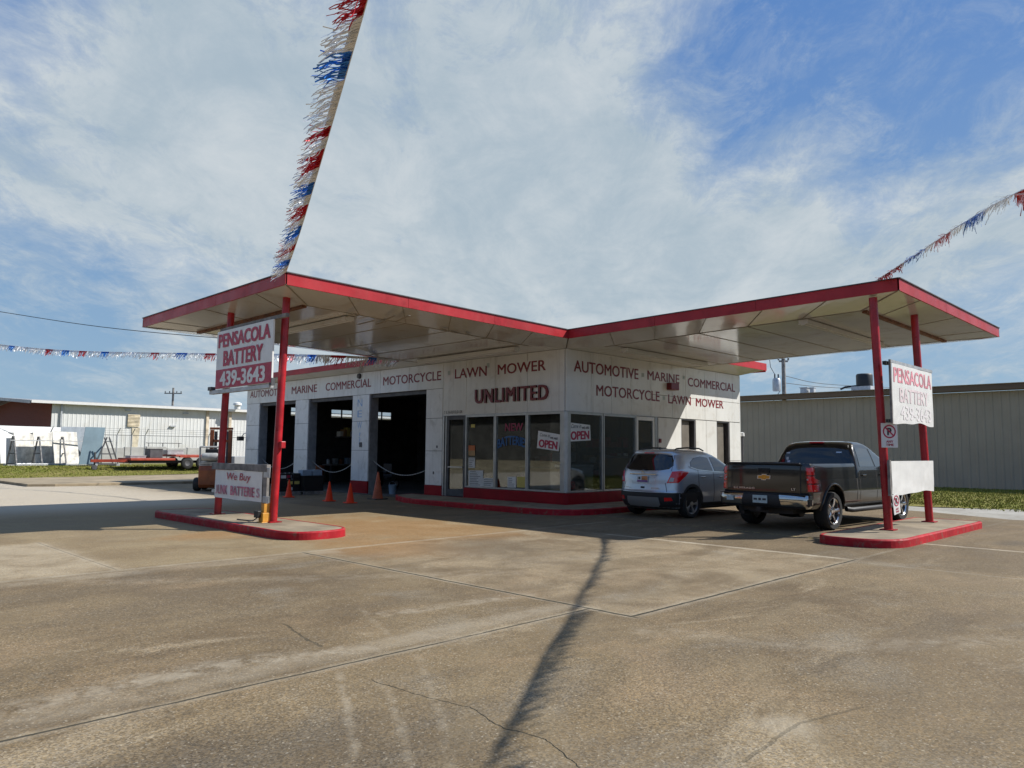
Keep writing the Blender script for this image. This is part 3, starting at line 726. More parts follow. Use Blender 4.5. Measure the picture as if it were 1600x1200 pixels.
# columns (they lean slightly, as in the photograph)
for base, top in (((-8.69, .37), (-8.55, .40)), ((-8.69, 2.96), (-8.55, 3.0)), ((-.43, -8.7), (-.40, -8.55)), ((2.18, -8.7), (2.2, -8.55))):
    b = MB(); b.tube([(*base, .14), (base[0]*.5+top[0]*.5, base[1]*.5+top[1]*.5, 2.4), (*top, 4.80)], .080, 18)
    c = b.build('column', M['red_paint'], st, smooth=50)
    b = MB(); b.box(base[0]-.13, base[0]+.13, base[1]-.13, base[1]+.13, .15, .168); b.build('base_plate', M['red_paint'], c)
# red sounder box on the wall, small red switch on a column, vent pipe at the far corner
b = MB(); b.box(5.12, 5.6, -.22, -.037, 3.72, 3.95); b.build('alarm_box', M['letter3d'], st, bevel=.012)
p = at(436, 695, 1, .30); b = MB(); b.box(-8.66, -8.56, .20, .30, p.z-.07, p.z+.07); b.build('switch_box', M['red_paint'], st, bevel=.01)
b = MB(); b.tube([(10.4, .05, 0), (10.4, .05, 2.3)], .05, 12); pp = b.build('vent_pipe', M['darkmetal'], st, smooth=50)
b = MB(); b.lathe([(0, .16), (.09, .13), (.10, 0), (.05, 0)], Matrix.Translation((10.4, .05, 2.28)), 14); b.build('pipe_cap', M['signwhite'], pp, smooth=40)
b = MB(); b.box(-.075, -.047, 10.08, 10.22, 1.74, 1.92); b.box(-.055, -.047, 5.62, 5.68, 1.72, 1.80); b.box(-.055, -.047, 5.78, 5.84, .84, .93); b.build('socket_box', M['darkmetal'], st)
b = MB(); b.lathe([(0, .1), (.09, .08), (.11, 0)], Matrix.Translation((-.04, 10.35, 4.45)) @ Matrix.Rotation(R(-90), 4, 'Y'), 12); b.build('wall_lamp', M['darkmetal'], st, smooth=40)
b = MB(); b.box(4.62, 4.72, -.08, -.036, 1.95, 2.08); b.build('meter_box', M['letter3d'], st)

# ---- lettering on the fascia
def LT(s, y0, y1, z0, z1, mat=None, **k): return text('lettering', s, mat or M['letter'], st, (-.036, y0, z0), -Y, Z, y0-y1, z1-z0, **k)
def RTx(s, x0, x1, z0, z1, mat=None, **k): return text('lettering', s, mat or M['letter'], st, (x0, -.036, z0), X, Z, x1-x0, z1-z0, **k)
for s, a, c in (('AUTOMOTIVE', 19.33, 16.1), ('MARINE', 15.5, 13.43), ('COMMERCIAL', 12.77, 9.58), ('MOTORCYCLE', 8.82, 5.5), ('LAWN', 4.8, 3.26), ('MOWER', 2.77, .74)):
    LT(s, a, c, 4.0, 4.32, bold=.018)
LT('UNLIMITED', 3.76, .62, 3.13, 3.58, M['letter3d'], bold=.022, depth=.05, lift=.004, spacing=1.1)
for s, a, c, z0, z1 in (('AUTOMOTIVE', .3, 3.5, 3.94, 4.28), ('MARINE', 4.0, 5.9, 3.98, 4.28), ('COMMERCIAL', 6.43, 9.76, 3.93, 4.24), ('MOTORCYCLE', 1.34, 4.69, 3.30, 3.63), ('LAWN', 5.2, 6.62, 3.27, 3.57), ('MOWER', 6.95, 8.87, 3.26, 3.55)):
    RTx(s, a, c, z0, z1, bold=.018)
LT('7   E . F A I R F I E L D   D R', 5.30, 4.40, 2.85, 2.95, M['ink'], bold=.03)
for s, z0, z1 in (('N', 3.28, 3.56), ('E', 2.87, 3.13), ('W', 2.44, 2.70)): text('lettering', s, M['bluepaint'], st, (-.046, 10.42, z0), -Y, Z, .30, z1-z0, bold=.0)
for z in (2.08, 1.86): text('lettering', '!' if z > 2 else '!', M['bluepaint'], st, (-.046, 10.3, z), -Y, Z, .06, .22, slant=.25)
b = MB()
for px, py in ((703, 583), (764, 571)): 
    p = at(px, py, 0, 0); b.box(-.039, -.036, p.y-.06, p.y+.06, p.z-.07, p.z+.07)
for px, py in ((1003, 586), (1067, 590), (1036, 622)):
    p = at(px, py, 1, 0); b.box(p.x-.07, p.x+.07, -.039, -.036, p.z-.06, p.z+.06)
b.build('faded_dot', pm('faded_green_dot', (.38, .43, .40), .5), st)

# ================================================================== KERBED ISLANDS AND THE WALK
def inset(poly, d):
    n = len(poly); out = []
    for i in range(n):
        p0, p1, p2 = Vector(poly[i-1]), Vector(poly[i]), Vector(poly[(i+1) % n])
        e1, e2 = (p1-p0).normalized(), (p2-p1).normalized(); n1, n2 = Vector((-e1.y, e1.x)), Vector((-e2.y, e2.x))
        k = (n1+n2); k = k/max(.3, k.length_squared/2) ; out.append(tuple(p1+k*d))
    return out
def rounded(pts, n=14):
    """pts = (x, y, radius) corners, anticlockwise"""
    out = []; m = len(pts)
    for i in range(m):
        p0, p, p2 = Vector(pts[i-1][:2]), Vector(pts[i][:2]), Vector(pts[(i+1) % m][:2]); r = pts[i][2]
        if r <= 0: out.append(tuple(p)); continue
        a = p+(p0-p).normalized()*r; c = p+(p2-p).normalized()*r
        for k in range(n+1):
            t = k/n; out.append(tuple(a*(1-t)**2+p*2*t*(1-t)+c*t*t))
    return out
def kerbed(name, label, cat, outline, h=.15, kw=.065, kind=None):
    root = thing(name, label, cat) if not kind else None
    o2 = inset(outline, kw); o1 = inset(outline, .02); n = len(outline)
    b = MB()
    rings = [[(x, y, -.02) for x, y in outline], [(x, y, h-.025) for x, y in outline], [(x, y, h) for x, y in o1], [(x, y, h) for x, y in o2], [(x, y, h-.06) for x, y in o2]]
    for r in rings: b.v += r
    for k in range(len(rings)-1):
        for i in range(n): b.f.append((k*n+i, k*n+(i+1) % n, (k+1)*n+(i+1) % n, (k+1)*n+i)); b.mi.append(0)
    b.build('kerb', M['kerb'], root)
    b = MB(); b.prism(o2, h-.05, h-.004); b.build('concrete_top', M['concrete_top'], root)
    return root
kerbed('pump_island', 'kerbed concrete island with red painted edge carrying the phone number sign', 'kerbed island',
       rounded([(-9.45, -1.75, .67), (-8.08, -1.75, .67), (-8.08, 5.0, .5), (-9.45, 5.0, .5)]))
kerbed('pump_island', 'kerbed concrete island with red painted edge beside the dark pickup', 'kerbed island',
       rounded([(-2.5, -9.48, .86), (3.35, -9.48, .2), (3.35, -8.05, .3), (-2.5, -8.05, .5)]))
kerbed('entrance_walk', 'raised concrete walk with red kerb wrapping round the shop corner', 'walkway',
       rounded([(-.02, 7.0, .1), (-1.0, 6.75, .4), (-1.9, 5.0, .5), (-1.9, -1.62, 1.1), (10.1, -1.62, .3), (10.1, -.1, .05), (-.1, -.1, .0)][::1]) if False else
       [(-.1, 6.9), (-.9, 6.75), (-1.3, 6.2), (-1.75, 5.2), (-1.88, 4.4), (-1.9, .2), (-1.86, -.5), (-1.7, -1.05), (-1.35, -1.42), (-.8, -1.6), (-.2, -1.63), (10.1, -1.63), (10.1, -.1), (-.1, -.1)])

# ================================================================== SIGNS ON THE COLUMNS
def cloth(b, org, xd, yd, w, h, wav=.012, n=14, sag=.03, seed=1):
    rr = random.Random(seed); nd = xd.cross(yd); ph = [rr.uniform(0, 6) for _ in range(6)]
    def wave(u, v): return wav*(math.sin(u*5+ph[2]+v*2)+.6*math.sin(v*9+u*6+ph[3])*(1-v)+.35*math.sin(u*19+ph[4])+.5*max(0, .3-v)*math.sin(u*37+v*9+ph[5])*3)
    for j in range(n+1):
        for i in range(n+1):
            u, v = i/n, j/n
            edge = sag*(1-v)*(math.sin(u*7+ph[0])*.5+math.sin(u*15+ph[1])*.3)
            b.v.append(tuple(org+xd*(u*w)+yd*(v*h+edge)+nd*wave(u, v)))
    for j in range(n):
        for i in range(n):
            k = j*(n+1)+i; b.f.append((k, k+1, k+n+2, k+n+1)); b.mi.append(0)
    return lambda q: wave((q-org).dot(xd)/w, (q-org).dot(yd)/h)
# upper left
s = thing('hanging_sign', 'white and crimson board with a battery shop name and phone number between red columns', 'sign', (-8.86, 1.62, 2.98))
b = MB(); b.box(-.02, .02, -1.32, 1.32, 0, 1.32); b.build('panel', M['signwhite'], s, bevel=.004)
b = MB(); b.box(-.024, -.0205, -1.312, 1.312, .008, .435); b.build('phone_band', M['signred'], s)
for t, u0, u1, v0, v1, mt, bo in (('PENSACOLA', .035, .965, .93, 1.25, 'signred', .045), ('BATTERY', .14, .85, .50, .85, 'signred', .045), ('439-3643', .09, .90, .05, .385, 'signwhite', .04)):
    text('lettering', t, M[mt], s, (-.024, 1.32-2.64*u0, v0), -Y, Z, 2.64*(u1-u0), v1-v0, bold=bo, lift=.004)
b = MB(); b.box(.0, .10, -1.20, 1.68, -.10, -.012); b.build('support_rail', M['galv'], s, bevel=.006)
b = MB(); b.box(-.03, .08, 1.52, 1.70, -.011, .07); b.box(-.02, .06, -1.33, -1.22, -.05, .10); b.build('bracket', M['darkmetal'], s)
b = MB(); b.box(.03, .10, -1.75, 1.30, 1.325, 1.40); b.build('top_rail', M['wood'], s)
# lower left
s = thing('hanging_sign', 'faded white junk battery notice under a grey timber rail between the left columns', 'sign', (-8.93, 1.5, .555))
b = MB(); cloth(b, Vector((0, 1.12, 0)), -Y, Z, 2.2, .61, .004, 12, .012, 3); b.build('panel', M['signwhite'], s, smooth=60, fix=False)
b = MB(); b.box(.012, .03, -1.08, 1.12, .01, .60); b.build('backing_board', M['wood'], s)
b = MB(); b.box(-.02, .07, -1.28, 1.28, .615, .76); b.build('timber_rail', M['wood'], s, bevel=.008)
b = MB(); b.box(.0, .06, -1.26, -1.10, -.02, .612); b.build('timber_post', M['wood'], s, bevel=.008)
for z in (.50, .0):
    b = MB(); b.box(-.012, .0, -1.40, -1.14, z-.0, z+.20 if z else .13); b.build('bracket', M['galv'], s, bevel=.004)
b = MB(); b.box(.02, .07, 1.13, 1.32, .10, .16); b.build('bracket', M['galv'], s)
text('lettering', 'We Buy', M['signred'], s, (-.008, .56, .36), -Y, Z, 1.12, .20, slant=.2, bold=-.004, lift=.006)
M['fadedred'] = pm('faded_crimson_print', (.50, .16, .22), .6, var=.35, vs=6)
M['palepink'] = pm('sun_bleached_print', (.68, .57, .575), .6, var=.1, vs=4)
M['pink'] = pm('bleached_crimson_print', (.62, .25, .29), .6, var=.35, vs=3)
M['halfpink'] = pm('half_faded_print', (.58, .34, .38), .6, var=.3, vs=6)
text('lettering', 'J', M['halfpink'], s, (-.008, 1.06, .09), -Y, Z, .10, .19, bold=.03, lift=.006)
text('lettering', 'UNK', M['fadedred'], s, (-.008, .93, .085), -Y, Z, .46, .20, bold=.03, lift=.006); text('lettering', 'BATTERIE', M['fadedred'], s, (-.008, .32, .085), -Y, Z, 1.11, .20, bold=.03, lift=.006)
text('lettering', 'S', M['halfpink'], s, (-.008, -.86, .085), -Y, Z, .14, .19, bold=.03, lift=.006)
# upper right banner
s = thing('fabric_banner', 'sun bleached white cloth banner with pale red lettering between the right columns', 'banner', (-.62, -8.93, 2.25))
b = MB(); wv = cloth(b, Vector((0, 0, 0)), X, Z, 2.58, 1.17, .006, 26, .045, 5); b.build('cloth', M['signwhite'], s, smooth=60, fix=False)
b = MB(); b.box(-.02, 2.62, .0, .04, 1.175, 1.235); b.build('top_rail', M['galv'], s)
b = MB(); b.box(-.06, -.02, .0, .04, -.02, 1.235); b.build('side_post', M['wood'], s)
b = MB(); b.box(-.16, -.0, .05, .12, 1.13, 1.20); b.box(-.14, .0, .05, .10, .0, .06); b.build('bracket', M['black'], s)
for t, u0, u1, v0, v1, mt in (('PENSACOLA', .03, .97, .80, 1.10, 'pink'), ('BATTERY', .15, .86, .42, .71, 'palepink'), ('439-3643', .16, .92, .07, .36, 'palepink2')):
    if mt == 'palepink2': M[mt] = pm('nearly_gone_print', (.70, .66, .655), .6)
    text('lettering', t, M[mt], s, (2.58*u0, -.001, v0), X, Z, 2.58*(u1-u0), v1-v0, bold=.025, warp=wv)
# lower right blank board
s = thing('blank_board', 'plain white cloth covered board low between the right columns', 'board', (-.92, -8.95, .86))
b = MB(); cloth(b, Vector((0, 0, 0)), X, Z, 2.62, .64, .006, 14, .03, 9); b.build('cloth', M['signwhite'], s, smooth=60, fix=False)
b = MB(); b.box(.02, 2.60, .018, .04, .03, .62); b.build('backing_board', M['wood'], s)
b = MB(); b.box(-.07, .0, .0, .05, -.02, .66); b.build('side_post', M['wood'], s); b = MB(); b.box(.25, .45, .04, .16, .54, .60); b.box(.25, .45, .04, .16, .04, .10); b.build('bracket', M['darkmetal'], s)

def no_parking(name, label, loc, rz, w, h, words=True, plate=True, root=None, roll=0.):
    """upright plate facing local -y"""
    s = thing(name, label, 'sign', loc, rz); s.rotation_euler = (0, roll, rz)
    if plate:
        b = MB(); b.box(-w/2, w/2, -.003, .003, 0, h); b.build('plate', M['signwhite'], s, bevel=.002)
    r = w*.40; cz = h-w*.5 if words else h/2; b = MB(); n = 32
    for k in range(n):
        a0, a1 = 2*math.pi*k/n, 2*math.pi*(k+1)/n
        b.quad(*[(q*math.cos(a), -.0065, cz+q*math.sin(a)) for q, a in ((r, a0), (r, a1), (r*.80, a1), (r*.80, a0))])
    b.build('ring', M['signred'] if plate else M['letter3d'], s, fix=False)
    text('lettering', 'P', M['ink'], s, (-r*.34, 0, cz-r*.55), X, Z, r*.68, r*1.1, bold=.05, lift=.0075)
    b = MB(); b.bar((-r*.62, -.009, cz+r*.62), (r*.62, -.009, cz-r*.62), r*.2, .002, up=(0, 1, 0)); b.build('slash', M['signred'] if plate else M['letter3d'], s)
    if words:
        text('lettering', 'ANY', M['signred'], s, (-w*.22, 0, h*.20), X, Z, w*.44, h*.095, bold=.03, lift=.006)
        text('lettering', 'TIME', M['signred'], s, (-w*.24, 0, h*.065), X, Z, w*.48, h*.095, bold=.03, lift=.006)
    return s
no_parking('parking_sign', 'white no parking plate with red ring and words below, on the near right column', (-.53, -8.81, 1.76), R(-42), .33, .48)
p = at(1400, 784, 1, -8.97)
no_parking('parking_sign', 'small worn no parking plate hanging askew under the blank white board', (p.x, -8.99, .50), R(-8), .26, .38, roll=R(-9))
no_parking('window_sticker', 'small round no parking sticker low on the shop corner window', (.27, -.014, .52), 0, .27, .32, False, False)

# yellow post on the island
p = at(414, 816, 2, .15)
s = thing('yellow_post', 'yellow steel post with flared foot beside the near left column', 'post', (p.x, p.y, .145))
b = MB(); b.box(-.13, .13, -.12, .12, 0, .02); b.box(-.10, .10, -.09, .09, .02, .20); b.box(-.065, .065, -.06, .06, .20, .40); b.build('foot', M['yellow'], s, bevel=.02)
b = MB(); b.box(-.045, .045, -.04, .04, .40, .98); b.build('shaft', M['yellow'], s, bevel=.012)
b = MB(); b.box(-.18, -.10, -.02, .14, .10, .24); b.build('meter', M['black'], s, bevel=.01)
b = MB(); b.tube([(-.14, .06, .10), (-.16, .2, .03), (-.12, .5, .012), (-.16, .9, .012)], .012, 8); b.build('hose', M['black'], s, smooth=50)

# ================================================================== SHOP WINDOW AND WORKSHOP CONTENTS
def poster(name, label, axis, corners, mat, cat='notice', lift=.0):
    """a sheet of card taped outside the glass; corners tl, tr, br, bl in pixels"""
    pts = [at(x, y, axis, -.006-lift) for x, y in corners]; c = sum(pts, Vector())/4
    o = thing(name, label, cat, tuple(c)); b = MB(); nd = Vector((0, 0, 0)); nd[axis] = .003
    vs = [p-c for p in pts]; b.add([v for v in vs]+[v+nd for v in vs], [(0, 1, 2, 3), (7, 6, 5, 4), (0, 4, 5, 1), (1, 5, 6, 2), (2, 6, 7, 3), (3, 7, 4, 0)])
    b.build('card', mat, o)
    return o, pts, c
for axis, cr, lb in ((0, [(841, 673), (876, 679), (873, 705), (839, 700)], 'tilted open card in the left shop window by the corner post'), (1, [(889, 660), (922, 664), (923, 688), (889, 690)], 'open card in the right shop window by the corner post')):
    o, pts, c = poster('open_card', lb, axis, cr, M['signwhite'], 'sign')
    tl, tr, br, bl = [p-c for p in pts]; xd = (br-bl); w = xd.length; xd.normalize(); yd = (tl-bl); h = yd.length; yd.normalize()
    text('lettering', 'OPEN', M['signred'], o, bl+xd*w*.07+yd*h*.07, xd, yd, w*.86, h*.46, bold=.05)
    text('lettering', 'Come in', M['ink'], o, bl+xd*w*.08+yd*h*.70, xd, yd, w*.46, h*.20, slant=.3)
    text('lettering', 'WE ARE', M['ink'], o, bl+xd*w*.58+yd*h*.62, xd, yd, w*.34, h*.13, bold=.03)
notes = [((736, 663), (742, 663), (742, 668), (736, 668), 'paperyellow', 'tiny yellow sticker high in the window beside the shop door'),
 ((732, 696), (742, 696), (742, 704), (732, 704), 'paperorange', 'orange notice above a tan one beside the shop door'),
 ((732, 704), (742, 704), (742, 712), (732, 712), 'tan', 'tan notice under the orange one beside the shop door'),
 ((732, 715), (742, 715), (742, 731), (732, 731), 'paper', 'narrow white notice with small print beside the shop door'),
 ((732, 735), (755, 735), (754, 760), (732, 760), 'paper', 'largest white sheet at the foot of the window beside the door'),
 ((754, 747), (773, 747), (773, 761), (754, 760), 'paper', 'low wide white price sheet at the foot of the first window'),
 ((793, 745), (806, 745), (806, 762), (793, 761.5), 'signwhite', 'pale yellow and white sheet at the foot of the middle window'),
 ((808, 745), (823, 745), (823, 762), (808, 761.5), 'paperyellow', 'yellow sheet at the foot of the middle window')]
for a, c, d, e, mt, lb in notes:
    o, pts, cc = poster('window_notice', lb, 0, [a, c, d, e], M[mt])
    if mt in ('paper', 'signwhite'):
        tl, tr, br, bl = [p-cc for p in pts]; b = MB(); rr = random.Random(int(a[0]*7+a[1])); rows = max(3, int((tl-bl).length/.055))
        for k in range(rows):
            v = (k+.7)/(rows+.6); u1 = rr.uniform(.5, .9)
            q0 = bl+(tl-bl)*v+(br-bl)*.1; q1 = bl+(tl-bl)*v+(br-bl)*u1
            off = Vector((-.002, 0, 0)); b.quad(q0+off, q1+off, q1+off+Vector((0, 0, .014)), q0+off+Vector((0, 0, .014)))
        b.build('print', M['ink'], o, fix=False)
for s_, (y0, y1, z0, z1), mt, arc, lb in (('NEW', (2.45, 1.68, 2.24, 2.48), 'neonpink', 0, 'pink painted word across the middle shop window'), ('BATTERIES', (2.78, 1.50, 1.70, 1.98), 'neonblue', .12, 'blue arched painted word across the middle shop window')):
    o = thing('window_lettering', lb, 'lettering', (-.006, y0, z0)); text('lettering', s_, M[mt], o, (0, 0, 0), -Y, Z, y0-y1, z1-z0, bold=.03, arc=arc, lift=.003)

s = thing('shop_counter', 'tan fronted shop counter behind the left corner window', 'counter', (.42, .98, .15))
b = MB(); b.box(-.3, .3, -.75, .95, 0, .98); b.build('front', M['tan'], s, bevel=.01); b = MB(); b.box(-.36, .36, -.8, 1.0, .985, 1.03); b.build('worktop', M['wood'], s, bevel=.006)
s = thing('chest_freezer', 'plain white cabinet standing behind the right corner window', 'cabinet', (.85, .34, .15))
b = MB(); b.box(-.6, .55, -.22, .3, .05, 1.02); b.build('body', M['signwhite'], s, bevel=.02); b = MB(); b.box(-.61, .56, -.23, .31, 1.03, 1.10); b.build('lid', M['signwhite'], s, bevel=.02)
s = thing('display_board', 'tan hardboard panel leaning behind the right shop window', 'board', (2.5, .16, .15))
b = MB(); b.box(-.75, .8, -.02, .02, .1, 1.30); b.build('panel', M['tan'], s); b = MB(); b.box(-.78, .83, -.03, .03, 1.31, 1.36); b.build('edge_trim', M['wood'], s)
for k, (x, y, lb) in enumerate(((3.6, 3.6, 'dark shelving stocked with boxes at the back of the shop'), (3.6, 1.4, 'second run of dark shelving behind the shop counter'))):
    s = thing('shop_shelving', lb, 'shelving', (x, y, .15))
    b = MB(); [b.box(-.2, .2, -.9, .9, z, z+.03) for z in (.1, .6, 1.1, 1.6)]; b.build('shelf', M['darkmetal'], s)
    b = MB(); [b.box(sx-.02, sx+.02, sy-.02, sy+.02, 0, 1.9) for sx in (-.2, .2) for sy in (-.88, .88)]; b.build('upright', M['darkmetal'], s)
    rr = random.Random(k)
    for z in (.13, .63, 1.13, 1.63):
        y = -.85
        while y < .7:
            w = rr.uniform(.15, .3); b = MB(); b.box(-.15, .15, y, y+w, z, z+rr.uniform(.15, .35)); b.build('boxed_part', M[rr.choice(['tan', 'signwhite', 'black', 'bucket', 'signred'])], s); y += w+rr.uniform(.02, .1)

# workshop: benches, a stripped engine, drums, chains across the bays
def bench(x, y, rz, lb):
    s = thing('workbench', lb, 'workbench', (x, y, .02), rz)
    b = MB(); b.box(-1.1, 1.1, -.35, .35, .84, .90); b.build('worktop', M['wood'], s); b = MB(); [b.box(a-.04, a+.04, c-.04, c+.04, 0, .84) for a in (-1, 1) for c in (-.28, .28)]; b.build('leg', M['darkmetal'], s)
    rr = random.Random(int(x*10+y))
    for k in range(6):
        a = -.95+k*.36; b = MB(); h = rr.uniform(.12, .32)
        if k % 2: b.box(a-.1, a+.1, -.12, .12, .905, .905+h)
        else: b.lathe([(0, h), (.05, h), (.09, h*.8), (.09, 0), (0, 0)], Matrix.Translation((a, .05, .905)), 14)
        b.build('canister' if k % 2 == 0 else 'parts_box', M[rr.choice(['galv', 'signwhite', 'orange', 'black', 'bucket'])], s)
bench(5.0, 19.0, 0, 'cluttered bench under the workshop end window'); bench(9.4, 12.2, R(90), 'cluttered bench along the dark workshop back wall'); bench(4.6, 6.1, 0, 'cluttered bench against the wall inside the bay nearest the shop')
s = thing('storage_rack', 'rack of pale boxes below the high window in the dark workshop', 'rack', (5.0, 18.6, 2.25))
b = MB(); b.box(-.75, .75, -.25, .25, 0, .05); b.build('shelf', M['wood'], s)
for k in range(7):
    b = MB(); b.box(-.7+k*.2, -.54+k*.2, -.2, .15, .05, .30+.1*(k % 3)); b.build('parts_box', M[['signwhite', 'tan', 'paperyellow'][k % 3]], s)
s = thing('lawn_tractor', 'dark riding mower parked in the middle bay behind the chain', 'mower', (2.2, 12.0, .02), R(200))
b = MB(); b.box(.1, .95, -.25, .25, .35, .75); b.build('bonnet', M['black'], s, bevel=.06); b = MB(); b.box(-.75, .1, -.4, .4, .38, .5); b.box(-.7, -.2, -.42, .42, .5, .62); b.build('fender', M['darkmetal'], s, bevel=.03)
b = MB(); b.box(-.55, -.15, -.22, .22, .64, .74); b.box(-.62, -.52, -.22, .22, .7, 1.05); b.build('seat', M['black'], s, bevel=.03)
b = MB(); b.lathe([(.17, -.012), (.185, 0), (.17, .012), (.155, 0), (.17, -.012)], Matrix.Translation((.18, 0, .98)) @ Matrix.Rotation(R(-25), 4, 'Y'), 20); b.tube([(.25, 0, .7), (.18, 0, .98)], .02, 8); b.build('steering_wheel', M['black'], s)
for x, y, r in ((-.45, .42, .24), (-.45, -.42, .24), (.7, .36, .18), (.7, -.36, .18)):
    b = MB(); b.lathe([(0, -.08), (r*.5, -.09), (r*.9, -.09), (r, -.05), (r, .05), (r*.9, .09), (r*.5, .09), (0, .08)], Matrix.Translation((x, y, r)) @ Matrix.Rotation(R(90), 4, 'X'), 20); w = b.build('wheel', M['rubber'], s, smooth=40)
    b = MB(); b.lathe([(0, -.095), (r*.48, -.093), (r*.48, .093), (0, .095)], Matrix.Translation((x, y, r)) @ Matrix.Rotation(R(90), 4, 'X'), 14); b.build('rim', M['galv'], w)
for x, y, mt, lb in ((3.2, 8.6, 'bucket', 'blue steel drum inside the bay nearest the shop'), (3.9, 9.1, 'darkmetal', 'dark steel drum inside the bay nearest the shop'), (2.4, 17.2, 'orange', 'orange steel drum inside the farthest bay')):
    s = tag(MB().lathe([(0, .0), (.28, 0), (.29, .02), (.28, .28), (.295, .3), (.28, .32), (.28, .58), (.295, .6), (.28, .62), (.29, .87), (.27, .88), (.26, .86), (0, .86)], None, 24).build('oil_drum', M[mt], None, smooth=35, loc=(x, y, .02)), lb, 'drum')
def chain(y0, y1, z0, z1, sag, lb):
    b = MB(); n = 46; pts = []
    for k in range(n+1):
        t = k/n; pts.append(Vector((.16, y0+(y1-y0)*t, z0+(z1-z0)*t-sag*4*t*(1-t))))
    for k in range(n):
        d = pts[k+1]-pts[k]; b.bar(pts[k]-d*.1, pts[k+1]+d*.1, .030 if k % 2 else .012, .012 if k % 2 else .030)
    tag(b.build('barrier_chain', M['chain'], None), lb, 'chain', 'chains across the workshop bays')
chain(6.3, 9.62, 1.02, 1.25, .38, 'grey chain hanging across the bay nearest the shop'); chain(10.82, 14.0, 1.2, 1.2, .46, 'grey chain hanging across the middle bay'); chain(15.15, 18.3, 1.2, 1.2, .42, 'grey chain hanging across the farthest bay')

# batteries on pallets, boxes and cones on the apron
def battery(loc, mat, lb):
    o = MB().box(-.13, .13, -.085, .085, 0, .19); o.box(-.135, .135, -.09, .09, .192, .215)
    t = thing('car_battery', lb, 'battery', loc, 0, 'old batteries piled beside the bay'); o.build('case', mat, t, bevel=.006)
    b = MB(); [b.lathe([(0, .022), (.012, .022), (.014, 0)], Matrix.Translation((x, -.055, .213)), 10) for x in (-.09, .09)]; b.build('terminal', M['galv'], t)
    b = MB(); b.box(-.10, .10, -.0885, -.086, .04, .15); b.build('label_patch', M[random.choice(['paper', 'paperyellow', 'signred', 'black'])], t)
def pallet(loc, lb):
    t = thing('timber_pallet', lb, 'pallet', loc)
    b = MB(); [b.box(-.4+k*.135, -.4+k*.135+.1, -.35, .35, .10, .12) for k in range(6)]; b.build('deck', M['wood'], t); b = MB(); [b.box(-.4, .4, y-.04, y+.04, 0, .10) for y in (-.31, 0, .31)]; b.build('bearer', M['wood'], t)
pallet((-2.5, 11.2, .0), 'timber pallet under the piled batteries by the far pier'); pallet((-1.68, 11.0, .0), 'timber pallet under the black crate by the far pier')
for lay in range(3):
    for i in range(3):
        for j in range(3):
            if lay == 2 and (i+j) % 2: continue
            battery((-2.5+(i-1)*.27, 11.2+(j-1)*.2, .121+lay*.216), M['black'], 'black car battery piled on the pallet beside the farthest bays')
s = thing('plastic_crate', 'black pallet box beside the piled batteries', 'crate', (-1.68, 11.0, .121))
b = MB(); b.box(-.4, .4, -.33, .33, 0, .03); b.box(-.4, .4, -.33, -.30, .03, .52); b.box(-.4, .4, .30, .33, .03, .52); b.box(-.4, -.37, -.30, .30, .03, .52); b.box(.37, .4, -.30, .30, .03, .52); b.build('tub', M['black'], s); b = MB(); b.box(-.42, .42, -.35, .35, .521, .56); b.build('lid', M['black'], s, bevel=.01)
for x, lb in ((-1.89, 'left of two pale blue boxes on the black crate'), (-1.47, 'right of two pale blue boxes on the black crate')):
    t = thing('cardboard_box', lb, 'box', (x, 10.95, .682)); b = MB(); b.box(-.19, .19, -.16, .16, 0, .20); b.build('carton', M['bucket'], t, bevel=.005); b = MB(); b.box(-.03, .03, -.162, .162, .2005, .203); b.build('tape', M['paper'], t)
t = thing('plastic_bucket', 'pale bucket on the workshop floor behind the large cone', 'bucket', (.55, 8.9, .02))
MB().lathe([(0, 0), (.12, 0), (.15, .33), (.16, .34), (.145, .34), (.115, .02), (0, .02)], None, 20).build('pail', M['bucket'], t, smooth=40); MB().tube([(.15, 0, .33), (.12, .02, .42), (0, .03, .46), (-.12, .02, .42), (-.15, 0, .33)], .006, 6).build('handle', M['galv'], t)
def cone(loc, h, mat, lb, base):
    t = thing('traffic_cone', lb, 'cone', loc, random.uniform(-.3, .3), 'cones in front of the bays'); r = h*.21
    MB().lathe([(r, .03), (r*.93, .05), (h*.035, h*.98), (h*.02, h), (0, h)], None, 24).build('body', mat, t, smooth=40)
    q = r*1.28; b = MB(); b.box(-q, q, -q, q, 0, .03); b.build('foot', M[base] if base else mat, t, bevel=.008)
cone((-3.23, 9.66, 0), .60, M['cone'], 'orange cone in front of the piled batteries', None); cone((-3.21, 7.14, 0), .62, M['cone'], 'middle orange cone out on the shaded concrete', None)
cone((-3.18, 5.99, 0), .62, M['cone'], 'orange cone nearest the shop entrance walk', None); cone((-1.45, 7.0, 0), .90, M['cone_old'], 'tall faded cone with black foot by the pier', 'black')

